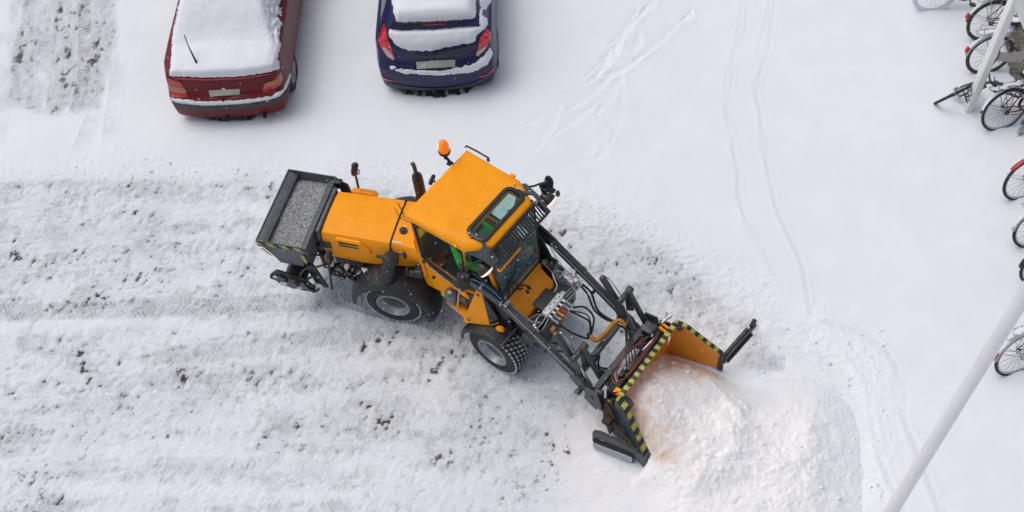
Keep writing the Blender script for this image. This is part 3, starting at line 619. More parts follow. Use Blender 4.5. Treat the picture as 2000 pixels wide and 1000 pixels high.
# interior
mb = MB(); mb.box((-.74, .0, 1.13), (.42, .42, .14), bev=.04); mb.box((-.90, .02, 1.45), (.10, .40, .62), rot=(0, -.12, 0), bev=.04); fpart(mb, 'seat', 'darkcloth')
mb = MB(); mb.box((-.10, 0, 1.20), (.16, .55, .12), bev=.03); mb.tube([(-.10, 0, 1.2), (-.24, 0, 1.40)], .02, 8, smooth=False); mb.box((-.5, .02, .96), (.95, .8, .03)); mb.box((-.5, .34, 1.15), (.35, .12, .2), bev=.02); fpart(mb, 'dashboard', 'black')
mb = MB(); cst = Vector((-.26, 0, 1.42)); ax = Vector((-.5, 0, .85)).normalized(); u = Vector((0, 1, 0)); v = ax.cross(u)
mb.tube([cst + (u * math.cos(a) + v * math.sin(a)) * .15 for a in [2 * math.pi * k / 24 for k in range(25)]], .013, 8, smooth=False); mb.beam(cst - u * .14, cst + u * .14, .02, .02); fpart(mb, 'steering_wheel', 'black')
# louvred sun guard over the windscreen
mb = MB(); g0, g1 = Vector((-.045, -.37, 2.17)), Vector((-.045, .47, 2.17)); h0, h1 = Vector((.085, -.35, 2.03)), Vector((.085, .47, 2.03))
mb.tube([g0, g1, h1, h0, g0], .011, 6, smooth=False)
for k in range(1, 21): f = k / 21; mb.beam(g0.lerp(g1, f), h0.lerp(h1, f), .008, .018, up=(0, 1, .2), bev=0)
mb.beam(h0 - Vector((0, 0, .006)), h1 - Vector((0, 0, .006)), .03, .02); fpart(mb, 'sun_guard', 'black')
mb = MB(); mb.beam((.075, -.40, 1.965), (.075, -.02, 1.975), .05, .045, bev=.006); fpart(mb, 'guard_beam', 'orange')
for s, y in ((-1, -.37), (1, .50)):     # black corner brackets that carry lamps and mirrors
    mb = MB()
    mb.prism([(-.40, y - s * .01, 2.195), (-.36, y - s * .08, 2.25), (-.22, y - s * .10, 2.255), (-.10, y - s * .02, 2.24), (.06, y - s * .02, 2.10), (.02, y + s * .07, 2.06), (-.12, y + s * .09, 2.12), (-.30, y + s * .12, 2.15)], (0, 0, -.02))
    mb.beam((-.05, y, 2.12), (.10, y, 2.02), .07, .02); br_ = fpart(mb, 'corner_bracket', 'grey')
    for bx, by in ((-.34, y - s * .03), (-.26, y - s * .055), (-.20, y + s * .05), (.0, y + s * .02)):
        mb = MB(); mb.cyl((bx, by, 2.235 if by * s < y * s else 2.14), (bx, by, 2.27 if by * s < y * s else 2.16), .010, n=8); fpart(mb, 'bolt', 'steel', br_)
for s, c in ((-1, Vector((-.06, -.46, 1.93))), (1, Vector((-.02, .66, 1.99)))):    # lit work lamps
    fw = Vector((.80, s * .05, -.55)).normalized()
    mb = MB(); mb.lathe(c - fw * .06, fw, [(-.055, .0), (-.05, .035), (-.02, .065), (.03, .085), (.07, .092), (.075, .088)], 24); wl = fpart(mb, 'work_lamp', 'black')
    mb = MB(); mb.lathe(c - fw * .06, fw, [(.068, .088), (.082, .086), (.098, .07), (.108, .04), (.112, .0)], 24); fpart(mb, 'lamp_lens', 'lamplit', wl)
    mb = MB(); mb.beam(c + Vector((-.06, 0, .07)), c + Vector((-.05, 0, .17)), .03, .02, up=(0, 1, 0)); fpart(mb, 'lamp_bracket', 'black', wl)
    ld = bpy.data.lights.new('work_light', 'SPOT'); ld.energy = 62; ld.color = (1.0, .55, .36); ld.spot_size = R(62); ld.spot_blend = .9; ld.shadow_soft_size = .07
    lo2 = bpy.data.objects.new('work_light', ld); col.objects.link(lo2); lo2.parent = root; lo2.location = c + fw * .06; lo2.rotation_euler = (fw * -1).to_track_quat('Z', 'Y').to_euler()
def mirror(c, yaw, s, arm):
    mb = MB(); mb.box(c, (.17, .19, .045) if s < 0 else (.045, .15, .19), rot=(.75, -.25, .2) if s < 0 else (.15 * s, -.35, yaw), bev=.018); mi = fpart(mb, 'wing_mirror', 'black')
    mb = MB(); mb.tube(arm, .012, 8); mb.ball(c + Vector((.0, 0, 0)), .025); fpart(mb, 'mirror_arm', 'black', mi)
mirror(Vector((-.33, -.56, 1.62)), 2.6, -1, [(-.10, -.40, 2.10), (-.22, -.50, 1.95), (-.28, -.58, 1.80), (-.30, -.57, 1.66), (-.32, -.56, 1.50)])
mirror(Vector((-.15, .80, 1.98)), -.6, 1, [(-.30, .55, 2.15), (-.24, .68, 2.08), (-.20, .78, 2.05), (-.14, .80, 1.98)])
mb = MB(); mb.box((-.02, .83, 1.94), (.05, .05, .13), rot=(.3, .2, 0), bev=.02); mb.tube([(-.14, .78, 2.02), (-.04, .82, 2.0)], .014, 8, smooth=False); mb.ball((-.16, .86, 2.03), .06, (1, .6, 1.6)); fpart(mb, 'wing_mirror', 'black')
# wipers
mb = MB()
for y0, yy in ((-.06, -.22), (.0, -.15)):
    mb.tube([(.10, y0, 1.20), (.085, y0 - .12, 1.32), (.045, yy - .02, 1.47)], .010, 6, smooth=False)
mb.tube([(.04, -.30, 1.40), (.045, -.17, 1.47), (.02, -.02, 1.66)], .008, 6, smooth=False); mb.tube([(.065, -.27, 1.27), (.035, -.22, 1.52)], .008, 6, smooth=False)
mb.ball((.135, -.05, 1.16), .03, (1.6, .8, .7)); mb.ball((.125, .0, 1.175), .03, (1.6, .8, .7)); fpart(mb, 'windscreen_wiper', 'black')
# nose console
mb = MB(); mb.loft([[Vector(p) for p in r] for r in (
    [(.04, -.33, 1.245), (.04, .33, 1.245), (.04, .30, .80), (.04, -.30, .80)], [(.09, -.32, 1.235), (.09, .32, 1.235), (.09, .30, .80), (.09, -.30, .80)], [(.10, -.295, 1.20), (.10, .295, 1.20), (.10, .28, .80), (.10, -.28, .80)],
    [(.27, -.28, 1.10), (.27, .28, 1.10), (.27, .26, .80), (.27, -.26, .80)], [(.305, -.26, 1.05), (.305, .26, 1.05), (.30, .24, .80), (.30, -.24, .80)])]); bevmod(fpart(mb, 'nose_console', 'orange_dirty', sharp=25), .012)
# beacon
mb = MB(); mb.tube([(-1.12, .36, 2.17), (-1.20, .36, 2.20), (-1.235, .355, 2.25)], .018, 8, smooth=False); mb.cyl((-1.235, .355, 2.22), (-1.235, .355, 2.33), .022); mb.lathe((-1.235, .355, 2.32), (0, 0, 1), [(-.03, .024), (.0, .066), (.03, .072), (.04, .066)], 24)
mb.box((-1.17, .34, 2.19), (.05, .06, .03), bev=.005); bs = fpart(mb, 'beacon_mount', 'black', roof)
mb = MB(); mb.lathe((-1.235, .355, 2.35), (0, 0, 1), [(0, .058), (.03, .064), (.10, .060), (.145, .044), (.165, .018), (.168, 0)], 24); bc = fpart(mb, 'beacon', 'beacon')
mb = MB(); mb.ball((-1.268, .322, 2.43), .030, (.8, .8, 1.5)); fpart(mb, 'beacon_bulb', 'beaconlit', bc)
mb = MB(); mb.box((-1.36, .20, 1.90), (.05, .11, .10), rot=(0, .3, .3), bev=.02); mb.tube([(-1.33, .2, 1.9), (-1.20, .2, 1.8), (-1.1, .2, 1.75)], .012, 8, smooth=False); fpart(mb, 'rear_work_lamp', 'black')
mb = MB(); mb.tube([(-1.10, -.50, 2.12), (-1.17, -.49, 2.10), (-1.20, -.46, 2.06)], .009, 6); mb.tube([(-1.16, -.48, 2.1), (-1.30, -.42, 2.17)], .006, 6, smooth=False); fpart(mb, 'grab_hook', 'black')

# ---- loader arms
arms = []
for s in (-1, 1):
    y = -.445 if s < 0 else .525; za = 0 if s < 0 else .04
    mb = MB(); P = [(-.34, y, 1.48 + za), (.12, y, 1.40 + za), (.50, y, 1.16 + za), (1.40, y, .58)]
    for a, b, hh in ((P[0], P[1], .13), (P[1], P[2], .13), (P[2], P[3], .11)): mb.beam(a, b, .06, hh, bev=.006)
    for p in P[1:3]: mb.cyl((p[0], y - .03, p[2]), (p[0], y + .03, p[2]), .068, n=20)
    for x, z in ((.70, .95), (1.28, .60), (.18, 1.40)): mb.cyl((x, y - .045, z), (x, y + .045, z), .022, n=10)
    mb.prism([(1.10, y - .035, .84), (1.22, y - .035, .78), (1.30, y - .035, .62), (1.20, y - .035, .56), (1.04, y - .035, .70)], (0, .07, 0))
    mb.cyl((1.18, y - s * .03, .56), (1.18, y + s * .09, .54), .035, n=12)
    arm = fpart(mb, 'loader_arm', 'grey'); arms.append(arm)
    # hose and pipe bundle along the arm
    for k, (dy, dz, m_, rr) in enumerate(((-.025, .085, 'hose', .016), (.008, .10, 'hose', .014), (.035, .085, 'hose', .016), (.0, .13, 'hose', .013))):
        mb = MB(); mb.tube([(-.50, y + dy - s * .03, 1.50 + dz), (-.25, y + dy + s * .0, 1.53 + dz), (-.02, y + dy, 1.46 + dz), (.14, y + dy, 1.37 + dz)], rr, 8); fpart(mb, 'hydraulic_hose', m_, arm)
    for k, (dy, dz) in enumerate(((-.03, .075), (-.005, .085), (.02, .075))):
        mb = MB(); e_ = s * -.04
        if k == 1: pts = [(.12, y + dy, 1.38 + dz), (.30, y + dy, 1.27 + dz), (.44, y + dy, 1.18 + dz), (.48, y + e_ * 2, 1.13)]
        else: pts = [(.12, y + dy, 1.38 + dz), (.34, y + dy, 1.24 + dz), (.50, y + dy, 1.14 + dz), (.95, y + dy, .85 + dz), (1.10, y + dy, .76 + dz)]
        mb.tube(pts, .008, 6, smooth=False); fpart(mb, 'hydraulic_pipe', 'steel', arm)
    mb = MB()
    for x in (.10, .16): 
        for dy in (-.028, .005, .035): mb.cyl((x, y + dy, 1.475 - (x - .1) * .4), (x + .035, y + dy, 1.46 - (x - .1) * .4), .014, n=8)
    mb.box((.13, y, 1.455), (.02, .11, .05)); mb.box((-.12, y + s * .02, 1.60), (.02, .12, .05)); fpart(mb, 'hose_fittings', 'steel', arm)
mb = MB(); mb.tube([(-.45, -.53, 1.55), (-.20, -.50, 1.66), (.0, -.47, 1.60), (.12, -.46, 1.50)], .006, 6); fpart(mb, 'blue_hose', mat('blue_hose_rubber', (.05, .25, .5), .4), arms[0])
mb = MB(); mb.tube([(.10, -.44, 1.47), (.20, -.40, 1.36), (.42, -.36, 1.20), (.50, -.28, 1.12)], .012, 8); fpart(mb, 'hydraulic_pipe', 'steel', arms[0])
# dark inner guards between cab and arms
mb = MB(); mb.prism([(-.10, .40, 1.70), (.05, .40, 1.60), (.18, .40, 1.32), (.14, .40, 1.05), (-.10, .40, 1.05)], (0, .02, 0)); mb.box((.10, .40, 1.0), (.26, .14, .5), bev=.02); mb.box((.02, -.40, 1.05), (.3, .06, .5), bev=.02); fpart(mb, 'arm_tower', 'black')
# orange tower plates (gusset with a black inner face)
for s in (-1, 1):
    mb = MB(); P = [(-.235, s * .475, 1.40), (-.15, s * .475, 1.40), (-.05, s * .53, .88), (-.40, s * .62, .74)]
    mb.prism(P, (0, -s * .018, 0)); mb.prism([(-.05, s * .53, .88), (.06, s * .49, 1.00), (.04, s * .47, .96), (-.07, s * .51, .84)], (0, 0, -.02)); mb.box((.10, s * .52, .93), (.10, .05, .06), rot=(0, -.6, 0), bev=.008); tp = fpart(mb, 'tower_plate', 'orange')
    mb = MB(); mb.prism([(-.15, s * .478, 1.39), (.05, s * .478, 1.04), (-.05, s * .53, .89)], (0, -s * .012, 0)); mb.cyl((-.21, s * .475, 1.33), (-.21, s * .488, 1.33), .022); mb.cyl((-.31, s * .60, .86), (-.31, s * .612, .855), .02); fpart(mb, 'plate_recess', 'black', tp)
# accumulator, orange pipe by the articulation, steel rod
mb = MB(); mb.ball((-.62, -.50, 1.02), .085, (1, 1, .8)); mb.lathe((-.62, -.50, .86), (0, 0, 1), [(0, .05), (.02, .082), (.14, .085), (.16, .078)], 24); mb.cyl((-.62, -.50, 1.07), (-.62, -.50, 1.11), .018, n=10); fpart(mb, 'accumulator', mat('worn_accumulator', (.20, .19, .18), .35, metal=.6, var=.5, vscale=14))
mb = MB(); mb.cyl((-.72, -.46, .74), (-.36, -.50, .74), .062, n=20); fpart(mb, 'steering_cylinder', 'orange'); mb = MB(); mb.cyl((-.36, -.50, .74), (-.1, -.50, .74), .03, n=12); mb.cyl((-.42, -.555, 1.36), (-.48, -.60, .88), .011, n=8); mb.ball((-.60, -.42, 1.10), .02); mb.tube([(-.64, -.42, 1.08), (-.56, -.44, 1.13), (-.52, -.46, 1.08)], .008); fpart(mb, 'steering_rod', 'steel')
mb = MB(); mb.box((-.80, -.45, .78), (.09, .05, .08), bev=.01); mb.box((-.74, -.36, .66), (.06, .06, .14), bev=.01); fpart(mb, 'valve_body', 'ylw')
# front fenders
def fender(c, r, a0, a1, y0, y1, m_='fender', rear=False, flare=0.0, th=.015, n=22, skirt=.06):
    mb = MB(); rings = []
    for k in range(n + 1):
        f = k / n; a = R(a0 + (a1 - a0) * f); rr = r + flare * (abs(f - .5) * 2) ** 3
        ca, sa = math.cos(a), math.sin(a); s = 1 if y1 > y0 else -1
        def P(y, q): return Vector((c[0] + q * ca, y, c[2] + q * sa))
        rings.append([P(y0, rr), P(y1 - s * .05, rr), P(y1 - s * .015, rr - .012), P(y1, rr - skirt), P(y1 - s * .012, rr - skirt), P(y1 - s * .028, rr - .022), P(y1 - s * .055, rr - th), P(y0, rr - th)])
    mb.loft(rings); return fpart(mb, 'fender', m_, rear=rear)
for s in (-1, 1):
    fender((0, 0, .40), .455, 180, 62, s * .30, s * .665)
    mb = MB(); mb.box((.195, s * .46, .805), (.02, .36, .02), rot=(0, -.5, 0)); fpart(mb, 'fender_edge', 'steel')
# ---- valve block, plates, pipes in front of the nose
mb = MB(); mb.box((.36, .02, 1.08), (.20, .27, .02), rot=(0, .12, 0), bev=.004); mb.box((.40, .24, 1.0), (.26, .26, .02), bev=.004); mb.box((.42, -.24, .98), (.22, .24, .02), bev=.004); mb.box((.42, 0, .86), (.14, .88, .16), bev=.01)
mb.box((.50, .0, .96), (.05, .9, .06), bev=.01); fpart(mb, 'front_deck', 'grey')
mb = MB(); mb.box((.475, .0, 1.10), (.075, .32, .07), bev=.006)
for k in range(5): mb.cyl((.51, -.13 + k * .065, 1.09), (.56, -.13 + k * .065, 1.085), .016, n=10)
vb = fpart(mb, 'valve_block', 'silverblock')
mb = MB()
for k in range(6): mb.cyl((.46 + .025 * (k % 2), -.12 + .048 * k, 1.13), (.46 + .025 * (k % 2), -.12 + .048 * k, 1.142), .008, n=6)
fpart(mb, 'bolt', 'hose', vb)
for k, c_ in enumerate(('steel', 'steel', 'orange', 'redlens', 'steel', 'steel')):
    mb = MB(); y = -.14 + .056 * k; mb.cyl((.55, y, 1.085), (.625 + .03 * (k in (0, 4, 5)), y + .004, 1.05), .013, n=10); mb.ball((.63, y + .01, 1.05), .018); fpart(mb, 'quick_coupler', c_, vb)
mb = MB()
for y in (-.02, -.08): mb.tube([(.62, y + .02, 1.05), (.67, y, 1.0), (.66, y - .04, .98), (.60, y - .02, 1.02)], .007, 6)
fpart(mb, 'cap_strap', 'ochre', vb)
pipes = [[(.12, -.30, 1.06), (.30, -.33, 1.10), (.37, -.30, 1.12), (.40, -.20, 1.10), (.46, -.17, 1.10)],
         [(.10, .32, 1.28), (.20, .33, 1.20), (.33, .33, 1.08), (.45, .38, 1.0)], [(.10, .35, 1.28), (.20, .36, 1.20), (.34, .36, 1.08), (.48, .40, 1.0)], [(.10, .38, 1.28), (.22, .39, 1.18), (.36, .39, 1.06), (.5, .42, 1.0)],
         [(.40, .14, 1.14), (.38, .22, 1.16), (.26, .30, 1.20), (.28, .38, 1.18), (.40, .42, 1.12), (.47, .42, 1.08)],
         [(.50, .16, 1.10), (.50, .30, 1.08), (.50, .44, 1.06)], [(.53, .16, 1.09), (.53, .30, 1.07), (.53, .46, 1.05)], [(.56, .16, 1.07), (.56, .30, 1.05), (.56, .46, 1.03)],
         [(.50, -.16, 1.10), (.50, -.26, 1.06), (.47, -.34, 1.02), (.40, -.38, 1.0)], [(.53, -.16, 1.08), (.54, -.26, 1.04), (.52, -.34, 1.0), (.46, -.40, .98)], [(.44, -.16, 1.10), (.42, -.24, 1.06), (.46, -.32, 1.03), (.56, -.38, .98)],
         [(.14, .44, 1.46), (.28, .40, 1.35), (.40, .40, 1.24), (.48, .42, 1.12)], [(.14, .46, 1.46), (.30, .50, 1.33), (.42, .50, 1.22), (.50, .46, 1.10)]]
for p in pipes: mb = MB(); mb.tube(p, .0065, 6, sub=3); fpart(mb, 'hydraulic_pipe', 'steel')
mb = MB(); mb.cyl((.50, -.33, 1.02), (.50, -.43, 1.02), .032, n=16); mb.cyl((.42, -.30, 1.03), (.49, -.33, 1.02), .022, n=12); mb.cyl((.46, .22, 1.02), (.46, .22, 1.06), .03, n=14); mb.cyl((.12, .33, 1.27), (.12, .33, 1.31), .022, n=12)
for x, y in ((.49, .36), (.51, .42), (.49, .47)): mb.cyl((x, y, 1.04), (x + .05, y, 1.02), .02, n=8)
fpart(mb, 'fitting', 'steel')
mb = MB(); mb.box((.50, .40, 1.08), (.04, .03, .03)); mb.box((.10, .47, 1.20), (.16, .03, .05), rot=(0, .3, 0)); mb.box((.62, -.20, .98), (.04, .06, .05)); mb.box((.55, -.40, .96), (.05, .03, .03)); fpart(mb, 'hose_clamp', 'ochre')
hoses = [([(.66, -.14, 1.05), (.80, -.10, .95), (.92, .0, .80), (.95, .06, .74)], .012), ([(.66, .08, 1.04), (.78, .14, .95), (.86, .18, .85), (.93, .10, .76)], .012), ([(.66, .14, 1.04), (.76, .24, 1.0), (.88, .24, .88), (.94, .10, .76)], .012), ([(.66, .10, 1.02), (.80, .22, .9), (.90, .16, .8), (.94, .10, .75)], .008),
         ([(.56, .44, 1.03), (.66, .44, .92), (.80, .38, .78), (.98, .40, .70), (1.08, .44, .74)], .014), ([(.56, .47, 1.03), (.68, .48, .93), (.82, .41, .77), (1.0, .43, .69), (1.10, .46, .74)], .014),
         ([(.52, -.30, 1.0), (.62, -.36, .96), (.72, -.36, 1.0), (.82, -.36, 1.08)], .012), ([(.54, -.34, 1.0), (.66, -.38, .92), (.78, -.38, .92), (.88, -.36, .96)], .012),
         ([(1.16, -.25, .95), (1.22, -.15, .92), (1.20, -.20, .78), (1.32, -.20, .72), (1.42, -.14, .72)], .012), ([(1.14, -.22, .90), (1.20, -.12, .86), (1.24, -.18, .72), (1.40, -.10, .70)], .012),
         ([(1.22, .44, .98), (1.28, .34, .98), (1.30, .36, .84), (1.36, .30, .78)], .012), ([(1.10, .40, .92), (1.16, .32, .9), (1.24, .36, .80), (1.34, .26, .76)], .012)]
for p, rr in hoses: mb = MB(); mb.tube(p, rr, 8); fpart(mb, 'hydraulic_hose', 'hose')
mb = MB(); sp = catmull([(.94, .08, .755), (1.04, .06, .78), (1.10, .16, .86), (1.12, .28, .92), (1.16, .36, .92), (1.24, .36, .88)], 10)
mb.tube(sp, .028, 12, smooth=False, radii=lambda f: .028 + .003 * math.sin(f * 150)); fpart(mb, 'hose_sleeve', 'ochre')
mb = MB()
for k in range(4): mb.tube([(1.24, .36, .88), (1.33, .33 - .03 * k, .86 - .02 * k), (1.44, .22 - .05 * k, .84), (1.54, .12 - .06 * k, .80)], .009, 6)
mb.ball((.93, .08, .755), .035); fpart(mb, 'hydraulic_hose', 'hose')
# ---- tilt linkage and cylinders
for s in (-1, 1):
    y = .08 + .455 * s; q0 = len(root.children)
    mb = MB(); a, b = Vector((.80, y, 1.28)), Vector((1.03, y, .93)); mb.cyl(a, b, .040, n=18); mb.ball(a, .040)
    y2 = y + .095; mb.cyl((1.08, y2, 1.16), (1.36, y2, .66), .036, n=18)
    mb.cyl((1.07, y - .07, 1.08), (1.07, y + .16, 1.08), .038, n=18); mb.cyl((1.07, y + .14, 1.08), (1.07, y + .18, 1.08), .046, n=18)
    mb.prism([(1.02, y - .07, 1.10), (1.14, y - .07, 1.06), (1.20, y - .07, .74), (1.10, y - .07, .70), (1.02, y - .07, .86)], (0, .018, 0)); mb.prism([(1.04, y + .09, 1.08), (1.13, y + .09, 1.06), (1.18, y + .09, .80), (1.08, y + .09, .72)], (0, .016, 0))
    lk = fpart(mb, 'tilt_cylinder', 'grey')
    mb = MB(); mb.cyl((1.15, y - .04, .96), (1.30, y - .04, .70), .016, n=10); mb.cyl((1.02, y, .88), (1.12, y, .74), .02, n=10); fpart(mb, 'piston_rod', 'steel', lk)
    mb = MB(); mb.tube([(.82, y + .05, 1.28), (.92, y + .06, 1.16), (1.0, y + .06, 1.04), (1.06, y + .06, .97), (1.07, y - .04, 1.13)], .007, 6, sub=3); mb.ball((.83, y + .045, 1.28), .016); fpart(mb, 'hydraulic_pipe', 'steel', lk)
    mb = MB(); mb.prism([(1.30, y - .16, .80), (1.46, y - .16, .84), (1.52, y - .16, .60), (1.44, y - .16, .44), (1.28, y - .16, .56)], (0, .02, 0)); mb.prism([(1.30, y + .14, .80), (1.46, y + .14, .84), (1.52, y + .14, .60), (1.44, y + .14, .44), (1.28, y + .14, .56)], (0, .02, 0)); mb.cyl((1.38, y - .17, .66), (1.38, y + .17, .66), .03, n=12); fpart(mb, 'coupler_plate', 'grey')
mb = MB(); mb.beam((1.10, -.42, .68), (1.10, .42, .68), .07, .07, bev=.006); fpart(mb, 'cross_tube', 'grey')
mb = MB(); mb.beam((1.40, -.46, .80), (1.40, .52, .80), .07, .06, bev=.006); mb.beam((1.46, -.46, .34), (1.46, .52, .34), .06, .06); mb.box((1.44, .52, .62), (.09, .06, .46), bev=.01); mb.box((1.44, -.46, .60), (.09, .06, .40), bev=.01); mb.box((1.47, .50, .86), (.14, .14, .05), bev=.01); fpart(mb, 'coupler_frame', 'grey')

# ---- plough
HZ = hazard_mat('hazard_stripe_cross', .105, (.0, 1, .55)); HZ2 = hazard_mat('hazard_stripe_wing', .12, (1, .0, -.3))
yN, yF = -.40, .74
mb = MB()       # moldboard: curved plate, open to the front
prof = [(1.62, .04), (1.60, .25), (1.60, .50), (1.64, .70), (1.70, .83)]
prof2 = [(1.715, .82), (1.655, .69), (1.615, .50), (1.615, .25), (1.635, .04)]
mb.loft([[Vector((x, y, z)) for x, z in prof + prof2] for y in (yN, yF)]); bl = fpart(mb, 'plow_blade', 'orange_in')
mb = MB(); mb.loft([[Vector((x - .006, y, z)) for x, z in [(1.62, .04), (1.595, .25), (1.595, .50), (1.634, .70), (1.69, .83), (1.66, .845), (1.60, .72), (1.56, .5), (1.56, .25), (1.59, .04)]] for y in (yN, yF)])
for y in (yN + .02, -.15, .15, .45, yF - .02): mb.prism([(1.48, y, .20), (1.48, y, .74), (1.62, y, .80), (1.58, y, .50), (1.60, y, .10)], (0, .015, 0))
mb.box((1.52, .17, .24), (.08, 1.1, .10), bev=.01); mb.box((1.54, .17, .66), (.07, 1.1, .06), bev=.01); fpart(mb, 'plow_back', 'blueblack', bl)
mb = MB(); mb.box((1.680, (yN + yF) / 2, .842), (.060, yF - yN, .016), bev=.003); fpart(mb, 'hazard_edge', HZ, bl)
mb = MB(); mb.box((1.60, .60, .80), (.12, .03, .02), rot=(0, .3, 0)); mb.box((1.60, .66, .80), (.12, .03, .02), rot=(0, .3, 0)); mb.box((1.60, -.35, .78), (.06, .08, .03)); mb.box((1.53, -.10, .70), (.05, .05, .05)); fpart(mb, 'orange_marker', 'orange', bl)
mb = MB(); mb.cyl((1.54, .66, .82), (1.60, .78, .90), .018, n=10); mb.cyl((1.56, .70, .80), (1.52, .80, .86), .012, n=8); mb.cyl((1.50, -.05, .72), (1.50, .25, .74), .025, n=12); mb.cyl((1.55, .25, .78), (1.58, .45, .80), .018, n=10); fpart(mb, 'wing_ram', 'steel', bl)
mb = MB(); mb.tube([(1.52, .42, .84), (1.46, .20, .83), (1.43, .0, .82), (1.46, -.22, .82), (1.54, -.30, .83), (1.60, -.22, .84), (1.60, .0, .86), (1.60, .25, .87), (1.60, .50, .87)], .011, 8); mb.tube([(1.54, .30, .86), (1.47, .22, .85), (1.44, .04, .84), (1.48, -.18, .84), (1.56, -.26, .85), (1.62, -.1, .87), (1.62, .45, .88)], .009, 8); fpart(mb, 'red_hose', 'redhose', bl)
mb = MB(); mb.box((1.56, .04, .80), (.05, .22, .05), bev=.01); mb.box((1.53, -.14, .80), (.06, .10, .05), bev=.01); mb.tube([(1.46, -.28, .80), (1.50, -.38, .82), (1.58, -.40, .80), (1.62, -.34, .78)], .012); mb.tube([(1.40, -.34, .80), (1.46, -.46, .76), (1.60, -.50, .66), (1.75, -.55, .52)], .011); fpart(mb, 'black_hose', 'hose', bl)
# wings of the plough (far and near): tapering side plates
def wing(P, thick, nm, edge_m, far):
    Pv = [Vector(p) for p in P]
    outv = Vector((0, .03 if far else -.03, 0)); mb = MB(); mb.prism(Pv, outv * .5); wi = fpart(mb, 'plow_wing', 'orange_in')
    mb = MB(); mb.prism([p + outv * .52 for p in Pv], outv * (.8 if far else 2.2)); fpart(mb, 'wing_back', 'blueblack', wi)
    top = [Pv[i] for i in (1, 2, 3)]; mb = MB()
    for a, b in zip(top[:-1], top[1:]):
        off = outv.normalized() * (.030 if far else .045); mb.prism([a + Vector((0, 0, .012)) - off * .25, b + Vector((0, 0, .012)) - off * .25, b + Vector((0, 0, .004)) + off * 1.6, a + Vector((0, 0, .004)) + off * 1.6], (0, 0, -.012))
    fpart(mb, 'hazard_edge', HZ2, wi)
    return wi
wf = wing([(1.60, yF, .05), (1.66, yF, .84), (1.79, yF + .03, .82), (2.22, yF + .17, .42), (2.24, yF + .18, .06)], .02, 'far', HZ2, True)
wn = wing([(1.60, yN, .05), (1.66, yN, .84), (1.80, yN - .03, .78), (2.17, yN - .17, .30), (2.19, yN - .18, .06)], .02, 'near', HZ2, False)
mb = MB(); mb.loft([[Vector((x, y, z)) for x, z in ((1.70, .835), (1.77, .815), (1.78, .79), (1.74, .77), (1.70, .79))] for y in (yF - .03, yF + .012)]); mb.loft([[Vector((x, y, z)) for x, z in ((1.70, .835), (1.79, .80), (1.83, .72), (1.76, .66), (1.70, .70))] for y in (yN - .012, yN + .05)])
fpart(mb, 'corner_gusset', 'blueblack', bl)
# extension plates: far one swung out, near one folded back along the wing
mb = MB(); a, b = Vector((2.25, .93, 0)), Vector((2.32, 1.52, 0))
mb.prism([a + Vector((0, 0, .22)), a + Vector((0, 0, .32)), a.lerp(b, .3) + Vector((0, 0, .36)), b + Vector((0, 0, .40)), b + Vector((0, 0, .33)), a.lerp(b, .75) + Vector((0, 0, .27))], (.035, -.004, 0))
mb.beam(a + Vector((-.01, 0, .34)), a.lerp(b, .8) + Vector((-.01, 0, .40)), .04, .03); mb.cyl(a + Vector((-.02, 0, .06)), a + Vector((-.02, 0, .40)), .035, n=12); mb.box(a.lerp(b, .95) + Vector((0, 0, .42)), (.05, .10, .05), rot=(0, 0, .1)); ex = fpart(mb, 'wing_extension', 'black')
mb = MB(); mb.beam(a.lerp(b, .05) + Vector((.05, 0, .24)), a.lerp(b, .85) + Vector((.05, 0, .29)), .02, .05); fpart(mb, 'rubber_edge', 'rubber', ex)
mb = MB(); a, b = Vector((1.55, -.76, 0)), Vector((2.17, -.63, 0))
mb.prism([a + Vector((0, 0, .14)), a + Vector((.0, 0, .36)), a.lerp(b, .12) + Vector((0, 0, .40)), a.lerp(b, .8) + Vector((0, 0, .34)), b + Vector((0, 0, .26)), b + Vector((0, 0, .10))], (0, .045, 0)); mb.box(b + Vector((.0, .02, .2)), (.09, .09, .2), bev=.02); ex = fpart(mb, 'wing_extension', 'grey')
mb = MB(); mb.beam(a + Vector((.02, -.012, .13)), a.lerp(b, .82) + Vector((0, -.012, .13)), .03, .16, up=(0, 0, 1)); ru = fpart(mb, 'rubber_edge', 'rubber', ex)
mb = MB(); dd = (b - a).normalized()
for k in range(26):
    for j in range(3): mb.box(a + dd * (.03 + .0185 * k + .009 * (j % 2)) + Vector((.004, -.034, .08 + .045 * j)), (.011, .012, .019), rot=(0, 0, .21))
fpart(mb, 'packed_snow', 'snow', ru)
mb = MB(); mb.prism([(1.50, yN - .02, .20), (1.50, yN - .02, .60), (1.62, yN - .02, .76), (1.70, yN - .08, .40), (1.66, yN - .12, .10)], (0, -.05, 0)); mb.tube([(1.60, -.50, .40), (1.80, -.58, .36), (2.0, -.60, .30)], .03, 10, smooth=False); mb.box((1.62, -.56, .42), (.10, .10, .08), bev=.01); fpart(mb, 'wing_hinge', 'rust')
mb = MB(); mb.box((1.60, -.475, .58), (.05, .006, .09)); mb.box((1.58, -.47, .70), (.06, .012, .012), rot=(0, .5, 0)); fpart(mb, 'warning_sticker', 'ylw')
mb = MB(); mb.box((2.20, -.61, .12), (.06, .06, .14), bev=.015); mb.box((2.24, .93, .10), (.06, .05, .12), bev=.015); fpart(mb, 'wear_shoe', 'rust')

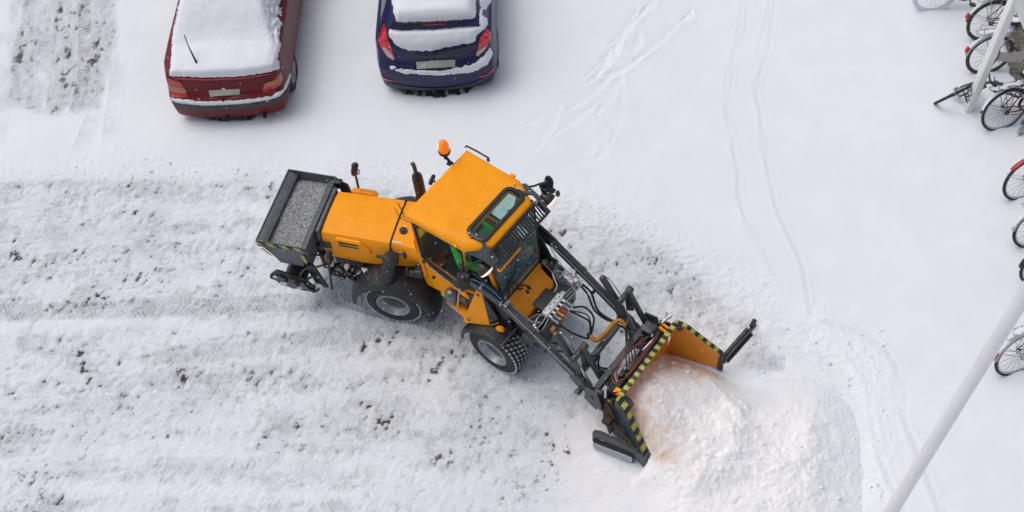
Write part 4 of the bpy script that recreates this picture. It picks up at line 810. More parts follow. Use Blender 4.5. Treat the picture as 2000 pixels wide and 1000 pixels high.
# ---- rear unit: hood
def rp(mb, name, m_, parent=None, **k): return fpart(mb, name, m_, parent, rear=True, **k)
def hoodring(x, w, zt, zb, wb):
    return [Vector(p) for p in ((x, -wb, zb), (x, -w * 1.02, zb + .10), (x, -w * 1.01, zt - .16), (x, -w * .97, zt - .05), (x, -w * .90, zt - .008), (x, -w * .6, zt + .006), (x, 0, zt + .012), (x, w * .6, zt + .006), (x, w * .90, zt - .008), (x, w * .97, zt - .05), (x, w * 1.01, zt - .16), (x, w * 1.02, zb + .10), (x, wb, zb))]
mb = MB(); mb.loft([hoodring(-.865, .335, 1.305, .88, .33), hoodring(-.85, .345, 1.325, .87, .34), hoodring(-.4, .352, 1.345, .86, .35), hoodring(.015, .356, 1.35, .88, .35)], closed=False, cap=True); hood = rp(mb, 'engine_hood', 'orange')
mb = MB(); mb.loft([hoodring(.032, .356, 1.35, .92, .35), hoodring(.16, .36, 1.35, .96, .36), hoodring(.36, .37, 1.34, 1.0, .36)], closed=False, cap=True); scut = rp(mb, 'rear_scuttle', 'orange')
mb = MB(); mb.tube([(.024, -.362, .98), (.024, -.366, 1.18), (.024, -.350, 1.30), (.024, -.32, 1.352), (.024, 0, 1.368), (.024, .32, 1.352), (.024, .355, 1.28)], .011, 6, smooth=False); rp(mb, 'hood_seal', 'black', hood)
mb = MB(); mb.beam((-.66, -.352, 1.235), (-.34, -.358, 1.235), .05, .15, bev=.012); vf = rp(mb, 'vent_surround', 'orange', hood)
mb = MB(); mb.box((-.50, -.380, 1.255), (.25, .006, .032)); mb.box((-.50, -.380, 1.20), (.25, .006, .026)); rp(mb, 'vent_slot', 'blk_stripe', vf)
mb = MB(); mb.prism([(-.34, -.35, 1.31), (-.24, -.352, 1.19), (-.24, -.352, 1.12), (-.34, -.35, 1.16)], (0, -.035, 0)); rp(mb, 'vent_cheek', 'orange', vf)
mb = MB(); mb.box((-.52, .345, 1.33), (.34, .05, .04), bev=.01); mb.box((-.52, .375, 1.345), (.30, .03, .015), bev=.004); rp(mb, 'far_vent', 'orange_dirty', hood)
mb = MB(); mb.box((-.82, -.352, 1.12), (.13, .02, .13), bev=.01); rp(mb, 'hood_recess', 'black', hood)
mb = MB(); mb.box((-.895, 0, 1.16), (.045, .68, .40), bev=.01); rp(mb, 'rear_bulkhead', 'hopper')
mb = MB(); mb.cyl((.13, -.13, 1.352), (.13, -.13, 1.378), .048, n=20); mb.cyl((.13, -.13, 1.37), (.13, -.13, 1.39), .022, n=14); cp = rp(mb, 'fuel_cap', 'black', scut)
for a in (0, 1.6, 3.1, 4.7): mb = MB(); mb.cyl((.13 + .07 * math.cos(a), -.13 + .07 * math.sin(a), 1.352), (.13 + .07 * math.cos(a), -.13 + .07 * math.sin(a), 1.362), .008, n=8); rp(mb, 'bolt', 'steel', cp)
mb = MB(); mb.box((.10, -.30, 1.352), (.12, .02, .006), rot=(.2, 0, 0)); mb.box((.11, -.362, 1.235), (.14, .004, .014)); rp(mb, 'decal', 'whitestripe', scut)
mb = MB(); mb.box((.13, -.363, 1.215), (.18, .004, .02)); rp(mb, 'blue_stripe', 'bluestripe', scut)
mb = MB(); mb.box((.20, -.378, 1.225), (.03, .02, .12), bev=.006); rp(mb, 'hood_latch', 'black', scut)
mb = MB(); mb.tube([(-.08, .18, 1.36), (.02, .05, 1.372), (.16, .0, 1.37)], .004, 5, smooth=False); rp(mb, 'thin_cable', 'hose', scut)
# exhaust
mb = MB(); mb.lathe((.18, .44, 1.02), (-.02, .02, 1), [(0, .03), (.02, .058), (.05, .066), (.62, .066), (.68, .060), (.71, .034), (.72, .03)], 24); ex = rp(mb, 'exhaust_silencer', mat('heat_browned_black', (.018, .015, .015), .5, var=.4, vscale=8, specks=.2))
mb = MB(); mb.tube([(.16, .455, 1.70), (.158, .457, 1.80), (.150, .46, 1.88), (.135, .46, 1.91)], .026, 12); rp(mb, 'tail_pipe', mat('exhaust_tube', (.12, .10, .09), .45, metal=.5, var=.4), ex)
# rear light stalks
for (bx, by, bz), (tx, ty, tz) in (((-.64, .42, 1.05), (-.62, .43, 1.68)), ((-.74, -.66, .62), (-.70, -.56, 1.22))):
    mb = MB(); mb.tube([(bx, by, bz), ((bx + tx) / 2, (by + ty) / 2, (bz + tz) / 2 + .02), (tx, ty, tz)], .015, 8); st = rp(mb, 'lamp_stalk', 'black')
    mb = MB(); mb.box((tx, ty, tz - .05), (.06, .075, .16), rot=(.1, .15, 0), bev=.012); mb.ball((tx + .02, ty, tz + .05), .045, (1, 1, .9)); rp(mb, 'lamp_housing', 'black', st)
    mb = MB(); mb.box((tx - .036, ty, tz - .06), (.012, .06, .13), rot=(.1, .15, 0), bev=.004); rp(mb, 'red_lens', 'redlens', st)
    mb = MB(); mb.tube([(tx + .03, ty - .02, tz + .05), (tx + .08, ty - .03, tz), (tx + .03, ty, tz - .12)], .006, 6); rp(mb, 'lamp_cable', 'hose', st)
# fenders, air cleaner
for s in (-1, 1):
    mb = MB(); rings = []; n = 26
    for k in range(n + 1):
        f = k / n; a = R(186 - 206 * f); rr = .475 + .03 * (abs(f - .5) * 2) ** 4; ca, sa = math.cos(a), math.sin(a)
        def P(y, q, lift=0): return Vector((q * ca * 1.10, s * y + (.10 if s > 0 else 0), .40 + q * sa + lift + (.03 if s > 0 else 0)))
        bl_ = max(0, sa) ** .5 * .03
        rings.append([P(.28, rr, bl_), P(.38, rr + .02, bl_), P(.50, rr + .02, bl_ * .6), P(.58, rr + .0, 0), P(.625, rr - .015), P(.655, rr - .045), P(.665, rr - .075), P(.655, rr - .078), P(.63, rr - .05), P(.58, rr - .03), P(.50, rr - .015), P(.38, rr - .012), P(.28, rr - .015)])
    mb.loft(rings); rp(mb, 'fender', 'fender')
mb = MB(); mb.lathe((-.04, -.54, .86), (.12, .10, .45), [(0, .0), (0, .07), (.02, .098), (.13, .10), (.14, .092), (.15, .10), (.24, .096), (.26, .08), (.34, .074), (.35, .092), (.38, .096), (.43, .088), (.45, .065), (.455, 0)], 28); mb.cyl((.0, -.47, 1.24), (-.12, -.45, 1.22), .022, n=10); mb.cyl((-.10, -.50, .9), (-.10, -.44, .86), .05, n=14); rp(mb, 'air_cleaner', 'fender')
mb = MB(); mb.cyl((.24, -.47, 1.02), (.40, -.47, 1.0), .05, n=14); mb.ball((.24, -.47, 1.04), .06, (.6, 1, 1.1)); mb.box((.38, -.44, 1.02), (.10, .12, .14), bev=.02); mb.cyl((.34, -.44, 1.08), (.34, -.44, 1.17), .02, n=10); rp(mb, 'oil_filter', 'black')
# exposed hydraulics below the hood
mb = MB()
for k in range(16):
    x = -.82 + .042 * k + rnd.uniform(-.02, .02); mb.cyl((x, -.42 + rnd.uniform(-.05, .05), .70 + rnd.uniform(-.1, .12)), (x + rnd.uniform(.03, .1), -.46 + rnd.uniform(-.06, .06), .72 + rnd.uniform(-.12, .12)), rnd.uniform(.012, .03), n=9)
mb.cyl((-.58, -.44, .82), (-.58, -.44, .86), .035, n=14); rp(mb, 'hydraulic_fittings', 'steel')
mb = MB()
for k in range(9):
    x = -.80 + .065 * k; mb.box((x, -.40 + rnd.uniform(-.04, .05), .64 + rnd.uniform(-.08, .1)), (.07, .08, .09), rot=(rnd.uniform(-.4, .4), rnd.uniform(-.4, .4), rnd.uniform(-.4, .4)), bev=.01)
for k in range(8):
    x = -.85 + .07 * k; mb.tube([(x, -.36, .78), (x + .05, -.50, .74 + rnd.uniform(-.05, .05)), (x + .12, -.46, .62), (x + .16, -.36, .60)], .011, 6)
mb.box((-.26, -.44, .72), (.09, .09, .14), bev=.02); rp(mb, 'valve_bank', 'black')
mb = MB(); mb.tube([(-.80, -.40, .80), (-.92, -.52, .86), (-1.08, -.56, .82), (-1.18, -.60, .66), (-1.16, -.62, .48), (-1.06, -.62, .42)], .013, 8); mb.tube([(-.84, -.34, .84), (-.98, -.40, .92), (-1.10, -.42, .86), (-1.12, -.46, .60)], .013, 8); rp(mb, 'brown_hose', 'brownhose')
mb = MB(); mb.tube([(-.98, -.56, .70), (-1.10, -.60, .62), (-1.13, -.60, .48), (-1.05, -.62, .40), (-.97, -.60, .46)], .015, 8); rp(mb, 'black_hose', 'hose')
# ---- grit hopper
x0, x1, y0, y1, zt, zb = -1.57, -.93, -.62, .49, 1.37, .74
mb = MB()
def rc4(xa, xb, ya, yb, z): return [Vector(p) for p in ((xa, ya, z), (xb, ya, z), (xb, yb, z), (xa, yb, z))]
mb.loft([rc4(-1.46, -1.06, -.46, .40, zb), rc4(x0 + .02, x1 - .02, y0 + .03, y1 - .02, 1.22), rc4(x0, x1, y0, y1, 1.25), rc4(x0, x1, y0, y1, zt), rc4(x0 + .012, x1 - .012, y0 + .012, y1 - .012, zt), rc4(x0 + .03, x1 - .03, y0 + .014, y1 - .014, zt - .05), rc4(-1.40, -1.10, -.55, .40, .85)], cap=True)
hop = rp(mb, 'grit_hopper', 'hopper', sharp=20)
mb = MB(); mb.box((-1.50, -.065, 1.332), (.115, 1.07, .014), rot=(0, .28, 0), bev=.002); mb.box((-.99, -.065, 1.318), (.07, 1.07, .014), rot=(0, -.35, 0), bev=.002); rp(mb, 'hopper_flange', 'hopper', hop)
mb = MB(); mb.beam((-1.443, -.59, 1.316), (-1.440, .45, 1.316), .014, .016); rp(mb, 'rusty_lip', 'rust', hop)
mb = MB(); mb.box((-1.25, y0 - .006, 1.325), (.62, .006, .05)); rp(mb, 'hazard_strip', hazard_mat('hazard_stripe_hopper', .16, (1, 0, .9)), hop)
mb = MB(); mb.prism([(-1.54, -.632, 1.24), (-1.50, -.632, 1.24), (-1.44, -.60, 1.06), (-1.47, -.60, 1.06)], (0, -.006, 0)); mb.prism([(-1.02, -.628, 1.22), (-.98, -.628, 1.22), (-1.02, -.56, .96), (-1.05, -.56, .96)], (0, -.006, 0)); rp(mb, 'yellow_stripe', 'ylw', hop)
mb = MB(); mb.box((-.90, .44, 1.30), (.10, .08, .12), bev=.01); mb.prism([(-.90, .46, 1.36), (-.78, .46, 1.30), (-.76, .46, 1.12), (-.90, .46, 1.10)], (0, -.02, 0)); mb.box((-.94, 0, .80), (.08, .7, .5), bev=.02); rp(mb, 'hopper_mount', 'black')
mb = MB(); mb.cyl((-1.28, -.58, .56), (-1.28, .46, .56), .14, n=28); mb.prism([(-1.58, -.60, .62), (-1.46, -.60, .76), (-1.10, -.60, .66), (-1.0, -.60, .50), (-1.16, -.60, .38), (-1.48, -.60, .42)], (0, -.02, 0)); mb.beam((-1.58, -.62, .60), (-1.02, -.62, .44), .05, .05); mb.prism([(-1.12, -.50, .90), (-.98, -.50, .86), (-.86, -.54, .46), (-1.0, -.54, .44)], (0, -.02, 0)); spd = rp(mb, 'spreader_roller', 'black')
mb = MB(); mb.cyl((-1.28, -.62, .56), (-1.28, -.68, .56), .07, n=18); mb.box((-1.42, -.64, .60), (.10, .03, .10), rot=(0, .5, 0), bev=.01); mb.box((-1.14, -.64, .54), (.08, .03, .12), rot=(0, -.4, 0), bev=.01); rp(mb, 'spreader_motor', 'hopper', spd)
mb = MB(); mb.ball((-1.38, -.655, .53), .05, (1.6, .4, .6)); mb.ball((-1.22, -.655, .50), .05, (1.2, .4, .7)); mb.ball((-.98, -.57, .50), .05, (1.3, .5, .6)); mb.ball((-1.50, -.635, .62), .03, (1.2, .5, .8)); rp(mb, 'caked_snow', 'packsnow', spd)
# grit in the hopper (lies inside it: a thing of its own)
gxs, gys = np.linspace(x0 + .03, x1 - .03, 70), np.linspace(y0 + .018, y1 - .018, 110); GX, GY = np.meshgrid(gxs, gys)
GZ = 1.275 + .025 * fbm(GX * 3, GY * 3, 3, 71) + .008 * fbm(GX * 40, GY * 40, 2, 72) - .05 * np.exp(-((GY - y1) / .08) ** 2) + .015 * np.exp(-((GX + 1.02) / .05) ** 2)
q = np.arange(GX.size).reshape(GX.shape); qq = np.stack([q[:-1, :-1], q[:-1, 1:], q[1:, 1:], q[1:, :-1]], -1).reshape(-1, 4)
gme = grid_mesh('grit', np.stack([GX, GY, GZ], -1).reshape(-1, 3).astype(np.float32), qq); gme.materials.append(M['gravel'])
grit = bpy.data.objects.new('grit', gme); col.objects.link(grit); grit.matrix_world = Matrix.Translation((0, 0, .035)) @ RM; tag(grit, 'grey crushed grit filling the open hopper behind the orange loader', 'grit', kind='stuff')

# ---- driver
def skin_fig(name, joints, edges, radii, m, parent=None, sub=2):
    me = bpy.data.meshes.new(name); me.from_pydata(joints, edges, []); me.update(); o = bpy.data.objects.new(name, me); col.objects.link(o)
    sk = o.modifiers.new('skin', 'SKIN'); sk.use_smooth_shade = True
    if not me.skin_vertices: me.attributes
    for i, r in enumerate(radii): me.skin_vertices[0].data[i].radius = (r, r)
    me.skin_vertices[0].data[0].use_root = True
    ss = o.modifiers.new('sub', 'SUBSURF'); ss.levels = sub; ss.render_levels = sub; me.materials.append(M[m]); o.parent = parent; return o
def hand_branch(J, E, Rr, wi, wp, dirv, side, up):
    """palm and five fingers of unequal length, bent to close on what is held"""
    d = Vector(dirv).normalized(); u = Vector(up).normalized(); s = d.cross(u).normalized() * side
    pm = len(J); J.append(tuple(Vector(wp) + d * .05)); E.append((wi, pm)); Rr.append(.022)
    for k, L in enumerate((.062, .072, .068, .052)):
        o = s * (.026 - .017 * k); a = len(J); J.append(tuple(Vector(wp) + d * .085 + o)); E.append((pm, a)); Rr.append(.010)
        b = len(J); J.append(tuple(Vector(wp) + d * (.085 + L * .5) + o - u * .012)); E.append((a, b)); Rr.append(.009)
        c = len(J); J.append(tuple(Vector(wp) + d * (.085 + L * .6) + o - u * .045)); E.append((b, c)); Rr.append(.008)
    a = len(J); J.append(tuple(Vector(wp) + d * .045 + s * .045 - u * .01)); E.append((pm, a)); Rr.append(.011)
    b = len(J); J.append(tuple(Vector(wp) + d * .075 + s * .055 - u * .03)); E.append((a, b)); Rr.append(.009)
J = [(-.66, .02, 1.24), (-.68, .02, 1.42), (-.67, .02, 1.58), (-.645, .02, 1.68), (-.62, .02, 1.74), (-.58, .02, 1.84), (-.585, .02, 1.92),
     (-.65, -.17, 1.62), (-.50, -.26, 1.44), (-.30, -.14, 1.44), (-.65, .21, 1.62), (-.50, .30, 1.44), (-.30, .18, 1.44),
     (-.62, -.09, 1.22), (-.25, -.14, 1.24), (-.20, -.13, 1.0), (-.62, .13, 1.22), (-.25, .18, 1.24), (-.20, .17, 1.0), (-.10, -.13, .985), (-.10, .17, .985)]
Ed = [(0, 1), (1, 2), (2, 3), (3, 4), (4, 5), (5, 6), (2, 7), (7, 8), (8, 9), (2, 10), (10, 11), (11, 12), (0, 13), (13, 14), (14, 15), (0, 16), (16, 17), (17, 18), (15, 19), (18, 20)]
Rr = [.13, .12, .12, .06, .055, .088, .07, .055, .045, .03, .055, .045, .03, .085, .06, .045, .085, .06, .045, .035, .035]
J2, E2, R2 = list(J), list(Ed), list(Rr)
hand_branch(J2, E2, R2, 9, J[9], (.9, .2, -.1), 1, (0, 0, 1)); hand_branch(J2, E2, R2, 12, J[12], (.9, -.2, -.1), -1, (0, 0, 1))
person = skin_fig('person', J2, E2, R2, 'skin'); person.matrix_world = FM @ Matrix.Translation((-.04, -.06, .03)); tag(person, 'driver in a green hi-vis jacket sitting at the wheel inside the loader cab', 'person')
jk = skin_fig('jacket', J[:4] + J[7:13], [(0, 1), (1, 2), (2, 3), (2, 4), (4, 5), (5, 6), (2, 7), (7, 8), (8, 9)], [.155, .15, .15, .085, .085, .068, .05, .085, .068, .05], 'green', person)
tr = skin_fig('trousers', [J[0], J[13], J[14], J[15], J[16], J[17], J[18]], [(0, 1), (1, 2), (2, 3), (0, 4), (4, 5), (5, 6)], [.145, .10, .075, .06, .10, .075, .06], 'darkcloth', person)
mb = MB(); mb.ball((-.590, .02, 1.895), .104, (1.05, .92, .95)); mb.prism([(-.50, -.06, 1.90), (-.42, -.04, 1.885), (-.42, .08, 1.885), (-.50, .10, 1.90)], (0, 0, .012)); cp_ = mb.build('cap', 'darkcloth', person)
mb = MB(); mb.ball((-.498, .02, 1.835), .016, (1, .8, 1.3)); mb.ball((-.505, .055, 1.855), .010); mb.ball((-.505, -.015, 1.855), .010); mb.ball((-.585, .108, 1.84), .022, (.7, .4, 1.2)); mb.ball((-.585, -.068, 1.84), .022, (.7, .4, 1.2)); mb.build('face_features', 'skin', person)
mb = MB(); mb.box((-.07, -.13, .99), (.22, .09, .07), bev=.02); mb.box((-.07, .17, .99), (.22, .09, .07), bev=.02); mb.build('boot', 'black', person, split=True)
mb = MB(); mb.tube([(-.80, -.10, 1.45), (-.66, -.15, 1.60), (-.53, -.13, 1.50), (-.51, -.12, 1.25)], .02, 6); mb.tube([(-.80, .14, 1.45), (-.66, .19, 1.60), (-.53, .17, 1.50), (-.51, .16, 1.25)], .02, 6); mb.build('reflective_strip', 'whitestripe', person, split=True)
# ------------------------------------------------------------------ cars
def lerp_tab(tab, x):
    xs = [t[0] for t in tab]; return [float(np.interp(x, xs, [t[k] for t in tab])) for k in range(1, len(tab[0]))]
def smooth_tab(tab, n):
    P = np.array(tab, float); out = []
    for i in range(len(P) - 1):
        p0 = P[max(i - 1, 0)]; p1, p2 = P[i], P[i + 1]; p3 = P[min(i + 2, len(P) - 1)]
        for k in range(n):
            t = k / n; m1 = (p2 - p0) / 2; m2 = (p3 - p1) / 2; h = (2 * t ** 3 - 3 * t ** 2 + 1) * p1 + (t ** 3 - 2 * t ** 2 + t) * m1 * .6 + (-2 * t ** 3 + 3 * t ** 2) * p2 + (t ** 3 - t ** 2) * m2 * .6
            out.append(h)
    out.append(P[-1]); return np.array(out)
def section(wm, zs, wb, zb, wr, zr):
    tab = [(0, zs), (wm * .80, zs), (wm * .955, zs + .05), (wm * .99, zs + .16), (wm, zs + .32), (wm * .995, zs + .45), (wb + (wm - wb) * .55, zb - .09), (wb, zb), (wb - .035, zb + .02 if zr > zb + .1 else zb + .012),
           (wb - .035 + (wr - wb + .035) * .5, zb + .02 + (zr - zb - .07) * .5 if zr > zb + .1 else zb + .02), (wr, zr - .05 if zr > zb + .1 else zr - .008), (wr - .05, zr - .012 if zr > zb + .1 else zr), (wr * .6, zr + .012), (0, zr + .02)]
    return smooth_tab(tab, 3)
class Car:
    def __init__(s, name, label, loc, heading, st, shape, plan, L, paint, group=None):
        s.root = empty(name, (loc[0], loc[1], .03), R(heading), label, 'car'); s.Mw = Matrix.Translation((loc[0], loc[1], .03)) @ Matrix.Rotation(R(heading), 4, 'Z'); s.Mi = s.Mw.inverted()
        tab = smooth_tab(st, 6); secs = []
        for r in tab: secs.append((r[0], section(*r[1:])))
        n = len(secs[0][1]); hw = st[0][1]
        def warp(x, y, z):
            Lf = .55 + 2.4 * max(0, float(np.interp(z, *zip(*shape))) - .15); q_ = np.clip(1 - x / Lf, 0, 1); f = q_ ** 2 * (3 - 2 * q_); fr = np.clip(1 - (L - x) / .5, 0, 1) ** 2
            zz, ss = zip(*shape); return x + f * (np.interp(z, zz, ss) + plan * np.abs(y / .8) ** 3) - fr * (.10 * np.abs(y / .8) ** 3 + .04 * abs(z - .5))
        rows = []
        s0 = secs[0][1]; zc = (s0[0, 1] + s0[-1, 1]) / 2
        for q in (0.02, .25, .45, .62, .76, .86, .93, .97): rows.append((secs[0][0] + .012 * (1 if q == .97 else 0) * 0, np.stack([s0[:, 0] * q, zc + (s0[:, 1] - zc) * q], 1)))
        for x, P in secs: rows.append((x, P))
        s1 = secs[-1][1]; zc1 = (s1[0, 1] + s1[-1, 1]) / 2
        for q in (.9, .6, .3, .02): rows.append((secs[-1][0] + .01, np.stack([s1[:, 0] * q, zc1 + (s1[:, 1] - zc1) * q], 1)))
        V = []
        for x, P in rows:
            full = np.vstack([P, np.stack([-P[::-1][1:-1, 0], P[::-1][1:-1, 1]], 1)])
            for y, z in full: V.append((float(warp(x, y, z)), y, z))
        m = len(full); s.n, s.m = n, m; F = []
        for i in range(len(rows) - 1):
            for j in range(m): k = (j + 1) % m; F.append((i * m + j, i * m + k, (i + 1) * m + k, (i + 1) * m + j))
        s.V, s.F = V, F; s.rows = rows
        s.bvh = BVHTree.FromPolygons([s.Mw @ Vector(v) for v in V], F)
        s.paint = paint
    def body(s, glass_test):
        g = [f for f in s.F if glass_test(*np.mean([s.V[i] for i in f], axis=0), f)]; gs = set(g)
        def mk(name, fs, m, par):
            ids = sorted({i for f in fs for i in f}); mp = {a: b for b, a in enumerate(ids)}; mb = MB(); mb.add([s.V[i] for i in ids], [tuple(mp[i] for i in f) for f in fs]); return mb.build(name, m, par, sharp=42)
        s.b = mk('body', [f for f in s.F if f not in gs], s.paint, s.root)
        L_ = [f for f in g if np.mean([s.V[i][1] for i in f]) > .2 and np.mean([s.V[i][0] for i in f]) < 99]
        groups = {}
        for f in g:
            c = np.mean([s.V[i] for i in f], axis=0); groups.setdefault(s.gname(c), []).append(f)
        for (nm, k), fs in groups.items(): mk(nm, fs, 'carglass', s.root)
    def gname(s, c): return ('side_window', c[1] > 0) if abs(c[1]) > .45 else ('windscreen', 0) if c[0] > 2 else ('rear_window', 0)
    def ray(s, px, py):
        o = Vector((0, 0, CAMH)); d = (G(px, py) - o).normalized(); return s.bvh.ray_cast(o, d)
    def patch(s, poly, name, m, off=.006, parent=None, step=4.0, thick=0.0, smooth=True):
        if smooth: P = [(v.x, v.y) for v in catmull([(a, b, 0) for a, b in list(poly) + [poly[0]]], 4)][:-1]
        else: P = list(poly)
        bm = bmesh.new(); vs = [bm.verts.new((a, b, 0)) for a, b in P]; bm.faces.new(vs)
        xs = [p[0] for p in P]; ys = [p[1] for p in P]
        v = min(xs) + step / 2
        while v < max(xs): bmesh.ops.bisect_plane(bm, geom=bm.verts[:] + bm.edges[:] + bm.faces[:], plane_co=(v, 0, 0), plane_no=(1, 0, 0)); v += step
        v = min(ys) + step / 2
        while v < max(ys): bmesh.ops.bisect_plane(bm, geom=bm.verts[:] + bm.edges[:] + bm.faces[:], plane_co=(0, v, 0), plane_no=(0, 1, 0)); v += step
        bmesh.ops.triangulate(bm, faces=bm.faces[:])
        last = None; dead = []
        for vv in bm.verts:
            h, nn, _, _ = s.ray(vv.co.x, vv.co.y)
            if h is None: dead.append(vv); continue
            vv.co = s.Mi @ (h + nn * off)
        bmesh.ops.delete(bm, geom=dead, context='VERTS')
        ext = bmesh.ops.extrude_face_region(bm, geom=bm.faces[:]); vv = [e for e in ext['geom'] if isinstance(e, bmesh.types.BMVert)]
        nrm = s.Mi.to_3x3() @ (Vector((0, 0, CAMH)) - s.Mw.translation).normalized()
        bmesh.ops.translate(bm, vec=-nrm * (off + .012), verts=vv)
        mb = MB(); mb.bm.free(); mb.bm = bm; return mb.build(name, m, parent or s.root)
    def snow(s, polys, thick=.05, jag=3.0, step=2.6, seed=1, patchy=None, name='snow_cover', ymin=-420):
        """settled snow: rays find the top of the bodywork, the layer is raised from there"""
        allp = np.vstack([np.array(P, float) for P in polys]); x0, x1 = allp[:, 0].min() - 8, allp[:, 0].max() + 8; y0, y1 = max(allp[:, 1].min() - 8, ymin), allp[:, 1].max() + 8
        XX, YY = np.meshgrid(np.arange(x0, x1, step), np.arange(y0, y1, step)); B = np.full(XX.shape + (3,), np.nan); Nn = np.zeros(XX.shape + (3,))
        for i in range(XX.shape[0]):
            for j in range(XX.shape[1]):
                h, nn, _, _ = s.ray(XX[i, j], YY[i, j])
                if h is not None: B[i, j] = s.Mi @ h; Nn[i, j] = s.Mi.to_3x3() @ nn
        k = np.full(XX.shape, -1e3)
        for P in polys:
            P = np.array(P, float); d = seg_dist(XX, YY, np.vstack([P, P[:1]]))[0]; k = np.maximum(k, np.where(inside(XX, YY, P), d, -d))
        fx, fy = np.nan_to_num(B[..., 0]), np.nan_to_num(B[..., 1]); k = k + jag * fbm(fx * 16, fy * 16, 4, seed)
        t = -.010 + (thick + .010) * sstep(-1.2, 16, k) * (1 + .35 * fbm(fx * 3, fy * 3, 3, seed + 3)) + .003 * fbm(fx * 30, fy * 30, 3, seed + 5) * sstep(-2, 4, k)
        if patchy:
            for (a, b, rad, amt) in patchy: q = np.exp(-(((XX - a) ** 2 + (YY - b) ** 2) / rad ** 2)); t = t - q * amt * sstep(.0, .3, fbm(fx * 9, fy * 24, 4, seed + 9) + .12)
        up = np.array([0, 0, .75]) + .6 * Nn; up /= np.linalg.norm(up, axis=-1, keepdims=True); Q = B + up * t[..., None]
        ok = (~np.isnan(B[..., 0])) & (k > -4); q = np.arange(XX.size).reshape(XX.shape); qa = np.stack([q[1:, :-1], q[1:, 1:], q[:-1, 1:], q[:-1, :-1]], -1)
        okq = ok[:-1, :-1] & ok[:-1, 1:] & ok[1:, 1:] & ok[1:, :-1]; e = np.linalg.norm(B[1:, :-1] - B[:-1, 1:], axis=-1); okq &= np.nan_to_num(e, nan=9) < .16
        fs = qa[okq]; mb = MB(); ids = np.unique(fs); mp = {int(a): b for b, a in enumerate(ids)}; co_ = Q.reshape(-1, 3)
        mb.add([tuple(co_[i]) for i in ids], [tuple(mp[int(i)] for i in f) for f in fs]); return mb.build(name, 'snow', s.root, sharp=80)
    def wheel(s, x, y, r=.30, w=.19, z=.29):
        sd = 1 if y > 0 else -1; mb = MB(); hw = w / 2
        mb.lathe((x, y, z), (0, 1, 0), [(-hw * .8, r * .66), (-hw, r * .75), (-hw, r * .92), (-hw * .75, r), (hw * .75, r), (hw, r * .92), (hw, r * .75), (hw * .8, r * .66)], 32); t = mb.build('wheel', 'rubber', s.root)
        mb = MB(); mb.lathe((x, y, z), (0, sd, 0), [(hw * .75, r * .67), (hw * .9, r * .64), (hw * .6, r * .55), (hw * .7, r * .2), (hw * .75, 0)], 24); mb.build('rim', 'rim', t)

# red saloon
shape_r = [(.14, .08), (.20, .02), (.40, 0), (.52, .0), (.56, .01), (.585, .075), (.62, .085), (.80, .11), (.93, .15), (1.0, .17)]
st_r = [(0, .79, .14, .74, .93, .68, .955), (.04, .815, .14, .755, .935, .70, .965), (.20, .845, .16, .785, .945, .72, .98), (.45, .86, .20, .805, .95, .73, .99), (.66, .86, .20, .81, .95, .72, 1.0), (.80, .86, .20, .815, .95, .69, 1.06),
        (1.05, .86, .20, .82, .945, .62, 1.22), (1.30, .86, .20, .82, .945, .575, 1.35), (1.55, .86, .20, .82, .94, .575, 1.395), (2.4, .86, .20, .82, .93, .58, 1.41), (2.75, .86, .20, .82, .92, .60, 1.34), (3.35, .86, .20, .80, .91, .66, .96), (3.8, .855, .20, .78, .86, .68, .90), (4.25, .80, .22, .70, .72, .60, .76), (4.38, .76, .25, .64, .62, .55, .66)]
RC_ = Car('parked_car', 'dark red saloon buried under smooth snow, parked beside the slushy empty bay', (-3.83, 10.84), 85.5, st_r, shape_r, .11, 4.45, 'carred')
RC_.body(lambda x, y, z, f: (1.02 < z < 1.33 and abs(y) > .55 and 1.15 < x < 3.0 and not 2.05 < x < 2.15) or (abs(y) < .55 and 1.04 < z < 1.33 and (x < 1.3 or x > 2.8)))
tl = RC_.patch([(327, 150), (334, 154), (352, 160), (360, 172), (368, 188), (345, 190), (331, 184), (327, 170)], 'tail_lamp', 'redcarlens')
RC_.patch([(328, 164), (340, 169), (360, 172), (364, 181), (345, 180), (329, 174)], 'amber_section', 'amberlens', off=.010, parent=tl)
tr_ = RC_.patch([(547, 140), (551, 150), (549, 163), (535, 174), (512, 182), (517, 163), (530, 158), (542, 148)], 'tail_lamp', 'redcarlens')
RC_.patch([(549, 148), (550, 155), (535, 165), (516, 171), (518, 162), (534, 157)], 'amber_section', 'amberlens', off=.010, parent=tr_)
pl = RC_.patch([(408, 175.5), (468, 172.5), (469, 184), (410, 188)], 'number_plate', 'plate', off=.012, smooth=False)
RC_.patch([(434, 171), (439, 171), (439, 175), (434, 175)], 'boot_lock', 'steel', off=.010)
RC_.patch([(340, 151), (400, 154), (470, 151.5), (530, 143), (531, 145), (470, 154), (400, 157), (341, 154)], 'boot_lip', 'redcarlens', off=.008, smooth=False)
RC_.patch([(328, 188), (345, 200), (400, 206), (470, 203), (530, 194), (556, 180), (563, 163), (563, 174), (555, 189), (530, 203), (470, 211), (400, 214), (345, 209), (332, 198)], 'bumper_trim', 'trim', off=.016)
for pts in ([(367, 190), (361, 174), (356, 163), (350, 155)], [(511, 184), (514, 172), (520, 155)]):
    mb = MB(); L_ = [RC_.ray(*p) for p in pts]; mb.tube([RC_.Mi @ (h[0] + h[1] * .001) for h in L_ if h[0]], .004, 5, smooth=False); mb.build('panel_gap', 'blk_stripe', RC_.root)
